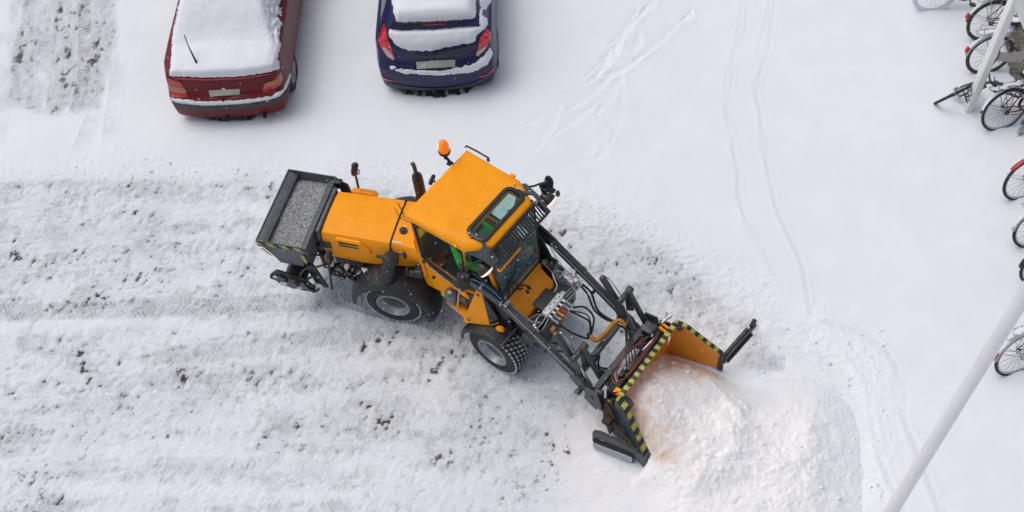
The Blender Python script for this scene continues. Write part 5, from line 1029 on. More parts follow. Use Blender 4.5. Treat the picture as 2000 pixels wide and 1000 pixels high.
RC_.snow([[(392, -420), (362, -80), (343, 20), (334, 60), (331, 110), (327, 150), (345, 153), (400, 155), (470, 152), (530, 144), (549, 138), (551, 100), (558, 50), (552, 0), (545, -80), (528, -420)],
          [(325, 184), (345, 189), (400, 195), (470, 192), (530, 184), (552, 170), (561, 146), (566, 130), (572, 148), (566, 170), (553, 189), (527, 200), (470, 208), (400, 211), (343, 206), (327, 195)]],
         .047, 3.4, 2.6, 81, patchy=[(548, 60, 22, .05), (335, 40, 12, .05), (540, 20, 20, .04), (550, 110, 12, .04)])
RC_.wheel(.80, .76); RC_.wheel(.80, -.76); RC_.wheel(3.35, .76); RC_.wheel(3.35, -.76)
mb = MB(); mb.box((2.1, 0, .22), (3.8, 1.4, .12)); mb.build('underbody', 'under', RC_.root)
mb = MB(); mb.cyl((-.02, -.50, .19), (.30, -.50, .20), .028, n=12); mb.box((.12, .0, .17), (.2, .34, .10), bev=.02); mb.tube([(-.02, .05, .22), (.02, .05, .17), (.2, .05, .2)], .02); mb.build('exhaust_pipe', 'under', RC_.root)
h = RC_.ray(388, 131)[0]; b0 = RC_.Mi @ h; t1 = RC_.Mi @ (Vector(G(367, 88, h.z + .26))); t2 = RC_.Mi @ (Vector(G(360, 68, h.z + .37)))
mb = MB(); mb.tube([b0 - Vector((0, 0, .02)), b0 + (t1 - b0) * .25, t1, t2], .007, 8, smooth=False, radii=lambda f: .016 if f < .35 else .007); mb.build('aerial', 'black', RC_.root)
mb = MB()
for s in (-1, 1): mb.box((2.85, s * .93, 1.0), (.12, .16, .12), bev=.03)
mb.build('door_mirror', 'carred', RC_.root, split=True)

# blue hatchback
shape_b = [(.13, .07), (.20, .03), (.32, .01), (.50, 0), (.62, .015), (.655, .075), (.72, .09), (.90, .12), (1.0, .16), (1.2, .30), (1.36, .40), (1.42, .42)]
st_b = [(0, .80, .13, .77, .95, .50, 1.34), (.04, .83, .13, .785, .955, .53, 1.355), (.22, .86, .15, .81, .96, .56, 1.375), (.6, .865, .20, .82, .96, .575, 1.41), (1.4, .865, .20, .82, .95, .585, 1.455), (2.1, .865, .20, .82, .93, .58, 1.45), (2.5, .86, .20, .815, .92, .60, 1.36), (3.05, .86, .20, .80, .92, .66, 1.0), (3.5, .85, .20, .77, .86, .66, .88), (3.82, .78, .22, .68, .70, .56, .74), (3.92, .74, .25, .62, .6, .5, .64)]
BC_ = Car('parked_car', 'dark blue hatchback with a snow-filled rear window, parked between the red car and open snow', (-.80, 10.94), 85.5, st_b, shape_b, .13, 3.95, 'carblue')
BC_.body(lambda x, y, z, f: (1.02 < z < 1.34 and abs(y) > .52 and .75 < x < 2.6 and not 1.45 < x < 1.53) or (abs(y) < .5 and 1.04 < z < 1.30 and (x < .45 or x > 2.6)))
sp = BC_.patch([(764, 47), (772, 50), (850, 47), (930, 41), (934, 44), (928, 49), (850, 54), (775, 56), (766, 53)], 'spoiler', 'carblue', off=.03, smooth=False)
BC_.patch([(825, 47.5), (870, 45.5), (870, 47.5), (825, 49.5)], 'brake_light', 'redcarlens', off=.036, smooth=False, parent=sp)
for P, Q in (([(752, 44), (747, 55), (741, 72), (740, 82), (746, 95), (757, 110), (771, 117), (768, 105), (762, 85), (758, 78), (755, 62)], [(747, 92), (752, 92), (764, 104), (770, 116), (757, 109)]), ([(951, 56), (956, 62), (957, 74), (951, 90), (940, 103), (931, 109), (934, 92), (937, 75), (943, 66)], [(950, 90), (953, 86), (946, 97), (931, 109), (933, 100)])):
    t_ = BC_.patch(P, 'tail_lamp', 'brightlens'); BC_.patch(Q, 'clear_section', 'clearlens', off=.010, parent=t_)
BC_.patch([(813, 120), (889, 115.5), (889, 130), (814, 134)], 'number_plate', 'plate', off=.012, smooth=False)
BC_.patch([(790, 104), (850, 109), (915, 100), (905, 106), (850, 113), (795, 110)], 'tailgate_handle', 'trim', off=.004)
BC_.patch([(742, 143), (752, 152), (768, 157), (768, 159), (750, 155), (742, 146)], 'reflector', 'redcarlens', off=.008); BC_.patch([(936, 148), (950, 145), (962, 134), (963, 137), (951, 148), (937, 151)], 'reflector', 'redcarlens', off=.008)
BC_.patch([(760, 160), (800, 168), (860, 171), (920, 162), (950, 148), (945, 157), (915, 168), (860, 176), (800, 174), (768, 167)], 'bumper_trim', 'trim', off=.010)
for pts in ([(762, 96), (768, 112), (778, 130)], [(935, 92), (928, 112), (922, 124)], [(765, 98), (775, 108), (850, 115), (915, 108), (932, 96)]):
    mb = MB(); L_ = [BC_.ray(*p) for p in pts]; mb.tube([BC_.Mi @ (h[0] + h[1] * .001) for h in L_ if h[0]], .004, 5, smooth=False); mb.build('panel_gap', 'blk_stripe', BC_.root)
mb = MB(); L_ = [BC_.ray(*p) for p in ((848, 105), (868, 99), (912, 91))]; mb.tube([BC_.Mi @ (h[0] + h[1] * .075) for h in L_], .016, 6, smooth=False, radii=lambda f: .026 - .010 * f); mb.build('rear_wiper', 'black', BC_.root)
BC_.snow([[(785, -420), (758, -80), (761, 0), (766, 30), (773, 47), (850, 45), (930, 40), (934, 30), (930, -80), (905, -420)], [(934, -60), (958, -60), (964, 5), (950, 22), (958, 45), (950, 60), (938, 64), (932, 44)],
          [(757, 53), (775, 56), (850, 54), (930, 47), (948, 50), (945, 62), (934, 72), (928, 86), (905, 90), (868, 97), (845, 103), (800, 102), (775, 94), (764, 80), (756, 72)],
          [(754, 121), (785, 131), (860, 135), (920, 124), (945, 105), (957, 86), (967, 104), (954, 130), (922, 145), (860, 151), (788, 147), (760, 137)]], .045, 3.2, 2.6, 91, patchy=[(950, 20, 14, .05)])
for x in (.74, 3.2):
    for y in (-.77, .77): BC_.wheel(x, y)
mb = MB(); mb.box((1.9, 0, .22), (3.4, 1.4, .12)); mb.build('underbody', 'under', BC_.root)
mb = MB(); mb.box((1.30, 0, 1.50), (.02, .55, .012), bev=.003); mb.build('roof_aerial_base', 'black', BC_.root)
mb = MB()
for s in (-1, 1): mb.box((2.6, s * .93, .98), (.12, .16, .13), bev=.03)
mb.build('door_mirror', 'carblue', BC_.root, split=True)
# ------------------------------------------------------------------ heap of pushed snow
hx = np.arange(.6, 6.6, .0135); hy = np.arange(2.6, 7.0, .0135); HX, HY = np.meshgrid(hx, hy)
cu, su = math.cos(FYAW), math.sin(FYAW); U_ = (HX - .05) * cu + (HY - 6.84) * su; V_ = -(HX - .05) * su + (HY - 6.84) * cu
HEAP = [(1210, 770), (1262, 893), (1200, 930), (1120, 985), (1060, 1060), (1040, 1500), (1850, 1500), (1825, 1000), (1800, 860), (1765, 760), (1690, 680), (1590, 640), (1490, 660), (1415, 715), (1320, 640)]
hm = sdist(HX, HY, HEAP) + .10 * fbm(HX * 3, HY * 3, 4, 101)
def bell(px, py, ru, rv, ang, h):
    g = G(px, py); a = R(ang); x = (HX - g[0]) * math.cos(a) + (HY - g[1]) * math.sin(a); y = -(HX - g[0]) * math.sin(a) + (HY - g[1]) * math.cos(a); return h * np.exp(-(x / ru) ** 2 - (y / rv) ** 2)
base = .13 * sstep(0, 1.6, hm) + bell(1440, 870, 1.5, 1.0, -25, .13) + bell(1300, 1030, .8, .5, 10, .10)
inb = .60 * np.exp(-(np.clip(U_ - 1.80, 0, 9) / .95) ** 2) * np.exp(-((V_ + .02 + .10 * np.clip(U_ - 1.8, 0, 2)) / (.64 + .25 * np.clip(U_ - 1.8, 0, 2))) ** 2)
inb += .10 * np.exp(-(np.clip(U_ - 1.7, 0, 9) / .5) ** 2 - ((V_ + .30) / .25) ** 2)
yNn = -.40 - .17 * np.clip((U_ - 1.8) / .4, 0, 1); yFf = .74 + .17 * np.clip((U_ - 1.8) / .4, 0, 1)
inside_b = sstep(1.595, 1.61, U_) * np.where(U_ < 2.22, sstep(0, .01, V_ - yNn + .01) * sstep(0, .01, yFf + .01 - V_), 1.0)
n1 = fbm(HX * 2.5, HY * 2.5, 4, 103); n2 = fbm(HX * 9, HY * 9, 5, 105, .6); n3 = fbm(HX * 26, HY * 26, 3, 107)
cl = np.abs(fbm(HX * 6, HY * 6, 4, 109, .6)); pushl = fbm(HX * 5 + 2 * HY, HY * 1.5 - .6 * HX, 4, 111)
hz = np.maximum(base * np.where(U_ < 2.24, .0, sstep(2.24, 2.75, U_) * 1.0 + 0) + 0, 0) + base * np.where((U_ < 2.24) & (V_ < -.3), 0, 0)
hz = base * sstep(2.0, 3.0, U_) + inb
amp = sstep(-.05, .5, hm + .5 * sstep(.05, .3, inb))
n2w = fbm(HX * 9 + 1.2 * n1, HY * 9 + 1.2 * fbm(HX * 3, HY * 3, 3, 115), 6, 117, .62); n4 = fbm(HX * 60, HY * 60, 2, 113)
def worley(x, y, seed):
    i = np.floor(x).astype(np.int64); j = np.floor(y).astype(np.int64); best = np.full(x.shape, 9.)
    for a in (-1, 0, 1):
        for b in (-1, 0, 1):
            px_ = i + a + _hash(i + a, j + b, seed) / 65536.; py_ = j + b + _hash(i + a, j + b, seed + 7) / 65536.; best = np.minimum(best, np.hypot(x - px_, y - py_))
    return best
w1 = np.clip(.62 - worley(HX * 5 + .5 * n2w, HY * 5 + .5 * n1, 3), 0, 1); w2 = np.clip(.6 - worley(HX * 12 + .4 * n2w, HY * 12, 5), 0, 1); wm = sstep(-.15, .35, fbm(HX * 2 + 4, HY * 2, 3, 121))
amp = amp * (.25 + .75 * sstep(.35, 1.15, hm + 2 * sstep(.05, .3, inb))); hz = hz + amp * (.036 * w1 * wm + .020 * w2 * (.4 + .6 * wm))
hz = hz + amp * (.050 * n1 + .013 * n2w - .016 * cl + .010 * n3 + .0045 * n4 + .016 * pushl)
bl2 = sstep(.02, .30, inb); hz = hz * sstep(-.10, 1.7, hm + bl2 * 1.8) - .05 * (1 - sstep(-.1, .12, hm + bl2))
hz = np.where(inside_b > .5, hz + .02, -.15)
hz = np.where((hm < -.3), -.15, hz)
tread_n = np.zeros_like(hz)
q = np.arange(HX.size).reshape(HX.shape); qa = np.stack([q[:-1, :-1], q[:-1, 1:], q[1:, 1:], q[1:, :-1]], -1)
keep = (np.maximum.reduce([hz[:-1, :-1], hz[:-1, 1:], hz[1:, 1:], hz[1:, :-1]]) > -.12)
gy_, gx_ = np.searchsorted(gy, hy).clip(0, len(gy) - 1), np.searchsorted(gx, hx).clip(0, len(gx) - 1)
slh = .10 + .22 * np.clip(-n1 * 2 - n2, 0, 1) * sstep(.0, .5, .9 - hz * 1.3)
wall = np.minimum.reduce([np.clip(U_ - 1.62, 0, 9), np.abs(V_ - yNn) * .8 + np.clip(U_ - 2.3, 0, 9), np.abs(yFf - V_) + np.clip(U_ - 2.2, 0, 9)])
blade_bounce = sstep(-.10, .08, np.minimum(V_ - yNn, yFf - V_)) * np.clip(1.0 * np.exp(-(wall / .22) ** 1.3) * (.55 - 2.2 * n2 - 1.3 * n1 + 1.4 * cl) + .20 * np.exp(-(wall / .55) ** 2), 0, .85)  # mask for the painted bounce glow, strongest close to blade and wings
hp = grid_mesh('snow_heap', np.stack([HX, HY, hz], -1).reshape(-1, 3).astype(np.float32), qa[keep], {'slush': slh * .15, 'dirt': np.zeros_like(hz), 'pave': np.zeros_like(hz), 'blade_bounce': blade_bounce, 'fresh': sstep(.04, .24, hz)})
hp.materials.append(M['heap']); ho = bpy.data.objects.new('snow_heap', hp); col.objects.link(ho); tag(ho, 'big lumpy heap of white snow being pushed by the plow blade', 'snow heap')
bmh = bmesh.new(); bmh.from_mesh(hp); bmesh.ops.delete(bmh, geom=[v for v in bmh.verts if not v.link_faces], context='VERTS'); bmh.to_mesh(hp); bmh.free()
hzmax = hz
# loose snow clods along the heap foot and lane edges, one object nobody could count
mb = MB(); rr = random.Random(3)
def clod(x, y, z, r):
    t = bmesh.new(); bmesh.ops.create_icosphere(t, subdivisions=1, radius=r)
    for v in t.verts: v.co *= rr.uniform(.7, 1.25)
    bmesh.ops.scale(t, vec=(1, 1, .7), verts=t.verts); bmesh.ops.translate(t, vec=(x, y, z), verts=t.verts); mb._merge(t)
for k in range(330):
    px, py = rr.uniform(1270, 1730), rr.uniform(640, 1010); g = G(px, py); x, y = g[0], g[1]
    i, j = int((y - 2.6) / .0135), int((x - .6) / .0135)
    if not (0 <= i < hz.shape[0] and 0 <= j < hz.shape[1]): continue
    if abs(hm[i, j]) > .35 and rr.random() < .7: continue
    r = rr.uniform(.008, .022) * (1.8 if rr.random() < .06 else 1); z = max(hz[i, j], gz(x, y)); clod(x, y, z + r * .3, r)
for k in range(260):
    px, py = rr.uniform(0, 1500), rr.gauss(0, 12); t_ = px; yy = np.interp(t_, [0, 520, 900, 1090, 1200, 1300, 1400, 1500], [345, 346, 366, 392, 425, 476, 526, 592]); g = G(px, yy + py); r = rr.uniform(.005, .014); clod(g[0], g[1], gz(g[0], g[1]) + r * .3, r)
o = mb.build('snow_clods', 'snow'); tag(o, 'loose crumbs of snow strewn along the plowed lane edge and heap foot', 'snow crumbs', kind='stuff')

# ------------------------------------------------------------------ white pole and shelter frame
base_ = G(1692, 1078); zt_ = 6.5
pe = empty('white_pole', (base_[0], base_[1], 0), 0, 'smooth thick white pole rising in the lower right corner of the yard', 'pole')
def rad_at(z): return .066 - .0030 * z
mb = MB(); mb.lathe((0, 0, 0), (0, 0, 1), [(0, .0), (0, rad_at(0))] + [(z, rad_at(z)) for z in np.linspace(.3, zt_, 12)] + [(zt_ + .02, .02), (zt_ + .02, 0)], 40); mb.build('shaft', 'pole', pe)
mb = MB(); mb.lathe((0, 0, 0), (0, 0, 1), [(0, .15), (.06, .15), (.07, .14), (.07, .09)], 32); mb.build('foot_collar', 'pole', pe)
pb = G(1886, 224); ap = None
for z in np.arange(1, 4, .01):
    q_ = PX((pb[0], pb[1], z))
    if q_[1] < -4: ap = z; break
ap = ap or 2.2
sh = empty('bicycle_shelter', (pb[0], pb[1], 0), 0, 'white painted post and sloping brace of the bicycle shelter', 'shelter')
mb = MB(); mb.box((0, 0, ap / 2 + .04), (.105, .105, ap + .12), rot=(0, 0, .12), bev=.008); mb.build('post', 'white', sh)
q2 = G(2012, 62, ap - .42); d2 = (q2 - Vector((pb[0], pb[1], ap))); mb = MB(); mb.beam((0, 0, ap + .02), tuple(d2 * 3.2 + Vector((0, 0, ap))), .10, .10, bev=.008); mb.build('brace', 'white', sh)
mb = MB(); mb.beam((0, .05, ap + .06), (.0, 4.5, ap + .10), .10, .14, bev=.008); mb.build('top_beam', 'white', sh)

# ------------------------------------------------------------------ bicycles
def bicycle(label, px, py, yaw, lean, frame_m, fender_m, snow=0.0, reflector='redlens', rack=True, tyre='rubber', fend=True, sprung=False, snowy_wheel=False, guard=None, rz=.35, matw=None, gs=172, rackm='steel'):
    g = G(px, py, rz); rt = empty('bicycle', (g[0], g[1], 0), R(yaw), label, 'bicycle', None)
    if matw: rt.matrix_world = matw
    else:
        rt.rotation_euler = (R(lean), 0, R(yaw)); rt.location = (g[0], g[1], .055)
    def B(mb, n, m, p=None): return mb.build(n, m, p or rt, split=n in ('stay', 'grip'))
    r = .335; bb = Vector((.44, 0, .28)); rh = Vector((0, 0, r)); fh = Vector((1.06, 0, r)); st = Vector((.27, 0, .80)); ht = Vector((.82, 0, .84)); hb = Vector((.88, 0, .66))
    for c, nm in ((rh, 'rear_wheel'), (fh, 'front_wheel')):
        mb = MB(); n = 48; rings = []
        mb.lathe(c, (0, 1, 0), [(.019 * math.sin(a), r - .019 + .019 * math.cos(a)) for a in [2 * math.pi * k / 10 for k in range(11)]], 56); w_ = B(mb, nm, tyre)
        mb = MB(); mb.lathe(c, (0, 1, 0), [(-.012, r - .036), (-.013, r - .046), (-.006, r - .054), (.006, r - .054), (.013, r - .046), (.012, r - .036)], 56); B(mb, 'rim', 'grime' if tyre == 'grime' else 'steel', w_)
        mb = MB()
        for k in range(32):
            a = 2 * math.pi * k / 32; s = .03 if k % 2 else -.03; a2 = a + (.5 if (k // 2) % 2 else -.5)
            mb.cyl(c + Vector((.02 * math.cos(a2), s, .02 * math.sin(a2))), c + Vector(((r - .05) * math.cos(a), 0, (r - .05) * math.sin(a))), .0013, n=4)
        B(mb, 'spokes', 'spoke', w_)
        mb = MB(); mb.cyl(c + Vector((0, -.05, 0)), c + Vector((0, .05, 0)), .022, n=12); mb.cyl(c + Vector((0, -.07, 0)), c + Vector((0, .07, 0)), .010, n=8); B(mb, 'hub', 'steel', w_)
        if snowy_wheel:
            mb = MB(); mb.lathe(c, (0, 1, 0), [(-.020, r - .058), (-.026, r - .03), (-.022, r + .002), (-.008, r + .012), (.008, r + .008), (.006, r - .055)], 56); B(mb, 'snow_rim', 'snow', w_)
        if fend:
            mb = MB(); rings = []
            for k in range(25):
                a = R(gs - (gs - 38) * k / 24) if c is rh else R(150 - 130 * k / 24); cc = Vector((math.cos(a), 0, math.sin(a))); q = r + .018
                rings.append([c + cc * (q - .016) + Vector((0, -.03, 0)), c + cc * (q + .004) + Vector((0, -.024, 0)), c + cc * (q + .010), c + cc * (q + .004) + Vector((0, .024, 0)), c + cc * (q - .016) + Vector((0, .03, 0)), c + cc * (q - .013) + Vector((0, .026, 0)), c + cc * (q + .004), c + cc * (q - .013) + Vector((0, -.026, 0))])
            mb.loft(rings); fd = B(mb, 'mudguard', fender_m)
            mb = MB(); a = R(205) if c is rh else R(160)
            mb.cyl(c + Vector((0, -.05, 0)), c + Vector((math.cos(R(150)), -.08 / r * 0, math.sin(R(150)))) * (r + .01) + Vector((0, -.03, 0)), .004, n=5); mb.cyl(c + Vector((0, .05, 0)), c + Vector((math.cos(R(150)), 0, math.sin(R(150)))) * (r + .01) + Vector((0, .03, 0)), .004, n=5); B(mb, 'stay', 'steel', fd)
            if c is rh and reflector:
                a = R(158); mb = MB(); mb.box(c + Vector((math.cos(a), 0, math.sin(a))) * (r + .045), (.035, .05, .085), rot=(0, -a + R(180) - R(0), 0), bev=.01); B(mb, 'rear_reflector', reflector, fd)
            if snow:
                mb = MB(); rings = []
                for k in range(25):
                    a = R(165 - 110 * k / 24) if c is rh else R(135 - 100 * k / 24); cc = Vector((math.cos(a), 0, math.sin(a))); q = r + .026; e_ = min(1, k / 3, (24 - k) / 3); hh = snow * e_ * (.8 + .4 * rnd.random()) * max(.25, math.sin(a))
                    rings.append([c + cc * q + Vector((0, -.022, 0)), c + cc * (q + hh * .7) + Vector((0, -.016, 0)), c + cc * (q + hh), c + cc * (q + hh * .7) + Vector((0, .016, 0)), c + cc * q + Vector((0, .022, 0))])
                mb.loft(rings, closed=True); B(mb, 'snow_strip', 'snow', fd)
    mb = MB()
    mb.tube([st - Vector((0, 0, .05)), bb], .015, 10, smooth=False); mb.tube([st - Vector((0, 0, .10)), ht], .014, 10, smooth=False); mb.tube([bb, hb], .017, 10, smooth=False); mb.tube([ht + Vector((0, 0, .04)), hb], .018, 10, smooth=False)
    for s in (-1, 1): mb.tube([rh + Vector((0, s * .065, 0)), bb + Vector((-.05, s * .03, 0))], .009, 8, smooth=False); mb.tube([rh + Vector((0, s * .065, 0)), st + Vector((.01, s * .02, -.08))], .008, 8, smooth=False)
    mb.cyl(bb + Vector((0, -.05, 0)), bb + Vector((0, .05, 0)), .022, n=12); B(mb, 'frame', frame_m)
    mb = MB()
    for s in (-1, 1): mb.tube([fh + Vector((0, s * .055, 0)), fh + Vector((-.06, s * .055, .15)), hb + Vector((.01, s * .045, .0))], .011, 8)
    mb.tube([hb + Vector((0, -.05, 0)), hb + Vector((0, .05, 0))], .014, 8, smooth=False); B(mb, 'fork', frame_m)
    mb = MB(); hs_ = ht + Vector((-.02, 0, .16)); mb.tube([ht, hs_, hs_ + Vector((.04, 0, .02))], .013, 8, smooth=False); mb.tube([hs_ + Vector((-.16, -.29, .03)), hs_ + Vector((-.04, -.24, .05)), hs_ + Vector((.04, -.10, .02)), hs_ + Vector((.04, .10, .02)), hs_ + Vector((-.04, .24, .05)), hs_ + Vector((-.16, .29, .03))], .011, 8); hbar = B(mb, 'handlebar', 'steel')
    for s in (-1, 1): mb = MB(); mb.tube([hs_ + Vector((-.07, s * .255, .045)), hs_ + Vector((-.18, s * .297, .027))], .017, 10, smooth=False); B(mb, 'grip', 'black', hbar); mb = MB(); mb.tube([hs_ + Vector((.02, s * .18, .03)), hs_ + Vector((-.03, s * .26, .0)), hs_ + Vector((-.10, s * .29, -.01))], .006, 6); B(mb, 'brake_lever', 'steel', hbar)
    mb = MB(); mb.loft([[st + Vector((x, y * w_, .06 + z_)) for y, z_ in ((-1, -.01), (-.7, .02), (0, .028), (.7, .02), (1, -.01), (.5, -.03), (-.5, -.03))] for x, w_ in ((-.13, .05), (-.11, .085), (-.04, .085), (.04, .04), (.12, .022), (.14, .01))]); mb.cyl(st - Vector((0, 0, .05)), st + Vector((0, 0, .05)), .013, n=10); sd = B(mb, 'saddle', 'black')
    if snow: mb = MB(); mb.ball(st + Vector((-.03, 0, .085)), .06, (1.5, .95, .28)); B(mb, 'snow_cap', 'snow', sd)
    mb = MB(); cyl_ = bb + Vector((0, -.06, 0)); mb.lathe(cyl_, (0, 1, 0), [(0, .06), (0, .09), (.005, .09), (.005, .06)], 28); mb.tube([cyl_, cyl_ + Vector((.10, -.02, -.13))], .010, 8, smooth=False); mb.tube([bb + Vector((0, .06, 0)), bb + Vector((-.10, .08, .13))], .010, 8, smooth=False); mb.box(cyl_ + Vector((.10, -.06, -.13)), (.08, .08, .02)); mb.box(bb + Vector((-.10, .12, .13)), (.08, .08, .02))
    mb.tube([bb + Vector((0, -.063, .088)), rh + Vector((0, -.063, .035))], .004, 5, smooth=False); mb.tube([bb + Vector((0, -.063, -.088)), rh + Vector((0, -.063, -.035))], .004, 5, smooth=False); mb.cyl(rh + Vector((0, -.066, 0)), rh + Vector((0, -.060, 0)), .04, n=16); B(mb, 'crankset', 'grime')
    if guard: mb = MB(); mb.prism([bb + Vector((.08, -.075, .06)), bb + Vector((.0, -.075, .10)), rh + Vector((-.02, -.075, .05)), rh + Vector((-.04, -.075, .0)), rh + Vector((.0, -.075, -.04)), bb + Vector((.0, -.075, -.09)), bb + Vector((.09, -.075, -.04))], (0, .012, 0)); B(mb, 'chain_guard', guard)
    if rack:
        mb = MB(); zr = .735; mb.tube([(.25, -.06, zr), (-.22, -.065, zr), (-.27, -.03, zr + .0), (-.27, .03, zr), (-.22, .065, zr), (.25, .06, zr)], .0055, 6, sub=3); mb.cyl((.2, 0, zr), (-.27, 0, zr), .004, n=5)
        for x in (.1, -.02, -.14): mb.cyl((x, -.062, zr), (x, .062, zr), .0045, n=5)
        for s in (-1, 1): mb.tube([(0, s * .07, r), (-.10, s * .066, zr)], .005, 6, smooth=False); mb.tube([(0, s * .07, r), (.08, s * .066, zr)], .005, 6, smooth=False)
        rk = B(mb, 'rack', rackm)
        mb = MB(); mb.tube([(-.20, -.06, zr + .01), (-.22, -.055, zr + .10), (-.20, 0, zr + .12), (-.22, .055, zr + .10), (-.20, .06, zr + .01)], .005, 6); B(mb, 'spring_clip', rackm, rk)
        if snow:
            mb = MB()
            for k in range(9): mb.ball((.20 - .05 * k, rnd.uniform(-.02, .02), zr + .008), .030, (1.2, 1.4, .15 + snow * 6 * rnd.uniform(.3, .8)))
            B(mb, 'snow_strip', 'snow', rk)
    mb = MB(); mb.tube([(.30, .06, .26), (.24, .16, .03)], .008, 6, smooth=False); B(mb, 'kickstand', 'steel')
    return rt
BK = 'bicycles parked along the shelter'
B_ = []
B_.append(bicycle('bicycle with a thick snow ring on its back wheel, top of the row', 1829, -6, -2, -9, 'bikeblack', 'black', .0, None, False, fend=False, snowy_wheel=True))
B_.append(bicycle('bicycle with snowy rack and dark red lamp behind the white post, second from the top', 1934, 50, 3, -10, 'bikeburg', 'grime', .022, 'redlens', True, 'grime', rackm='mudwhite'))
B_.append(bicycle('beige bicycle with worn white mudguard and long red reflector crossed by the post', 1934, 116, 1, -9, 'bikebeige', 'mudwhite', .016, 'redlens', True, 'grime', guard='mudwhite'))
B_.append(bicycle('black-tyred bicycle with burgundy frame and snow-tipped mudguard right of the post foot', 1966, 226, 10, -13, 'bikeburg', 'bikeblack', .026, None, True, rackm='black'))
B_.append(bicycle('bicycle with a bright red rear mudguard, halfway down the right edge', 2010, 362, 12, -14, 'bikeblack', 'bikered', .0, None, False, gs=138))
B_.append(bicycle('bicycle with a pale grey mudguard just below the red-guarded one', 2032, 456, 8, -14, 'bikegrey', 'mudwhite', .012, None, True))
B_.append(bicycle('bicycle of which only a sliver of black tyre shows beside the long pole', 2047, 530, 4, -12, 'bikeblack', 'black', .0, None, False))
B_.append(bicycle('bicycle with rusty white mudguard, red reflector and snow on its rack, right of the pole', 2000, 706, 14, -15, 'bikegrey', 'mudwhite', .024, 'redlens', True, 'rubber', guard='mudwhite'))
for b in B_: b['group'] = BK

# bicycle slumped against the post: front wheel turned and lying over, seen on edge
fb = empty('bicycle', (*G(1868, 190)[:2], 0), 0, 'black bicycle slumped at the post foot, its turned front wheel seen edge-on', 'bicycle', BK)
fo = fb.location.copy()
def FB(mb, n, m, p=None): bmesh.ops.translate(mb.bm, vec=-fo, verts=mb.bm.verts); return mb.build(n, m, p or fb)
hub = G(1869, 181, .24); e1 = (G(1906, 163, .42) - G(1832, 199, .09)).normalized(); ray = (hub - Vector((0, 0, CAMH))).normalized(); nrm_ = e1.cross(ray).normalized(); r = .335
ring_ = [(.021 * math.sin(a), r - .021 + .021 * math.cos(a)) for a in [2 * math.pi * k / 10 for k in range(11)]]
mb = MB(); mb.lathe(hub, nrm_, ring_, 56); fw_ = FB(mb, 'front_wheel', 'rubber')
mb = MB(); mb.lathe(hub, nrm_, [(-.012, r - .036), (-.013, r - .046), (-.006, r - .054), (.006, r - .054), (.013, r - .046), (.012, r - .036)], 56); FB(mb, 'rim', 'steel', fw_)
mb = MB(); u_ = nrm_.orthogonal().normalized(); v_ = nrm_.cross(u_)
for k in range(32):
    a = 2 * math.pi * k / 32; mb.cyl(hub + nrm_ * (.03 if k % 2 else -.03) + (u_ * math.cos(a + .5) + v_ * math.sin(a + .5)) * .02, hub + (u_ * math.cos(a) + v_ * math.sin(a)) * (r - .05), .0013, n=4)
FB(mb, 'spokes', 'spoke', fw_)
mb = MB(); mb.cyl(hub - nrm_ * .075, hub + nrm_ * .075, .018, n=12); mb.cyl(hub + nrm_ * .055, hub + nrm_ * .065, .05, n=16); mb.box(hub - nrm_ * .08, (.03, .02, .05)); FB(mb, 'hub', 'steel', fw_)
mb = MB(); mb.tube([hub + e1 * .02 + nrm_ * .03 + Vector((0, 0, .05)), hub + e1 * .14 + nrm_ * .035 + Vector((0, 0, .04)), hub + e1 * .30 + nrm_ * .02 + Vector((0, 0, .0))], .014, 8); FB(mb, 'snow_strip', 'snow', fw_)
crown = G(1921, 163, .52); 
mb = MB()
for s in (-1, 1): mb.tube([hub + nrm_ * .06 * s, crown + nrm_ * .055 * s], .017, 10, smooth=False)
mb.tube([crown - nrm_ * .07, crown + nrm_ * .07], .02, 8, smooth=False); FB(mb, 'fork', 'bikegrey')
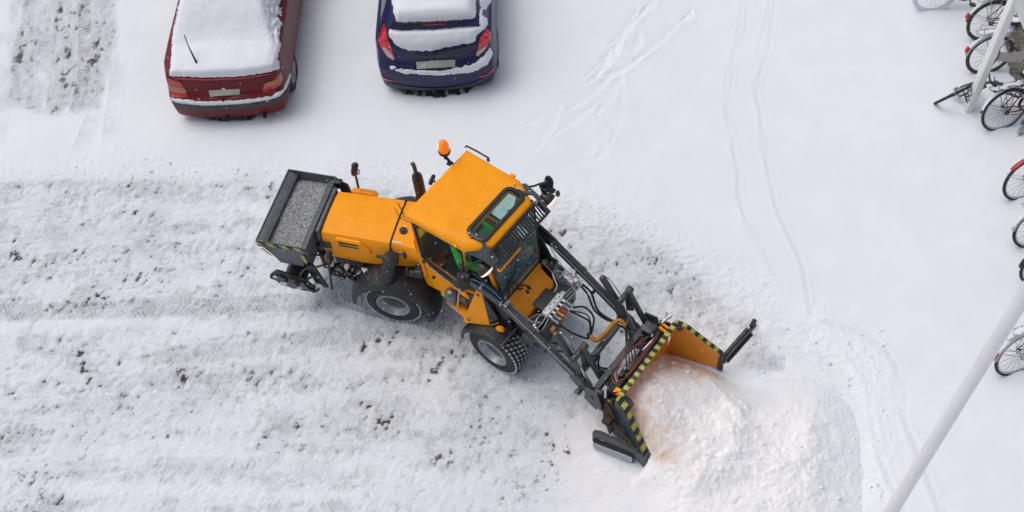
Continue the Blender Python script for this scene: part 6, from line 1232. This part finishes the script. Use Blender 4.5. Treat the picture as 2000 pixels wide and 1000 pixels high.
hd = G(1934, 160, .62); mb = MB(); mb.tube([crown, hd], .022, 10, smooth=False); mb.tube([hd, G(1958, 178, .50), G(1990, 190, .34)], .020, 10, smooth=False); mb.tube([hd, G(1990, 168, .62), G(2030, 160, .66)], .016, 10, smooth=False); mb.tube([G(1990, 190, .34), G(2030, 160, .66)], .015, 10, smooth=False); FB(mb, 'frame', 'bikegrey')
mb = MB(); mb.tube([G(1952, 93, .86), G(1949, 112, .82), G(1934, 132, .76), G(1932, 148, .72), G(1938, 163, .68), G(1956, 168, .64), G(1978, 173, .60), G(1992, 184, .56)], .013, 8); FB(mb, 'handlebar', 'bikeblack')
mb = MB(); mb.ball(G(1967, 166, .66), .025); mb.tube([G(1941, 150, .74), G(1945, 160, .66), G(1957, 166, .62)], .006, 6); FB(mb, 'bell', 'black')
mb = MB(); mb.box(G(1948, 178, .36), (.10, .05, .03), rot=(.3, .2, .4), bev=.008); mb.lathe(G(1958, 183, .34), nrm_, [(0, .05), (0, .085), (.006, .085), (.006, .05)], 24); FB(mb, 'crankset', 'black')
rwc = G(2040, 196, .33); mb = MB(); mb.lathe(rwc, (.1, 1, .2), ring_, 48); FB(mb, 'rear_wheel', 'rubber')
mb = MB(); cs = G(1889, 176, .55); ct = G(1896, 198, .25); pts = []
for k in range(60): f = k / 59; a = f * 2 * math.pi * 3.2; p = Vector(cs).lerp(Vector(ct), f); pts.append(p + Vector((.055 * math.cos(a), .02 * math.sin(a), .055 * math.sin(a))))
mb.tube(pts, .008, 6, smooth=False); o = mb.build('cable_lock', 'hose'); tag(o, 'coiled black cable lock hanging by the foot of the white post', 'cable lock')

# ------------------------------------------------------------------ falling flakes
fl = bpy.data.meshes.new('falling_snow'); bmf = bmesh.new(); rr = random.Random(11)
for k in range(1400):
    z = rr.uniform(.3, 7.0); px, py = rr.uniform(-60, 2060), rr.uniform(-60, 1060); p = G(px, py, z); r = rr.uniform(.0028, .0075) * (1 - z / 14)
    bmesh.ops.create_icosphere(bmf, subdivisions=1, radius=r, matrix=Matrix.Translation(p) @ Matrix.Diagonal((1, 1, rr.uniform(.6, 1.3), 1)))
bmf.to_mesh(fl); bmf.free(); fl.materials.append(M['snowflake']); o = bpy.data.objects.new('falling_snow', fl); col.objects.link(o); tag(o, 'small white snowflakes drifting down over the whole yard', 'snowfall', kind='stuff')
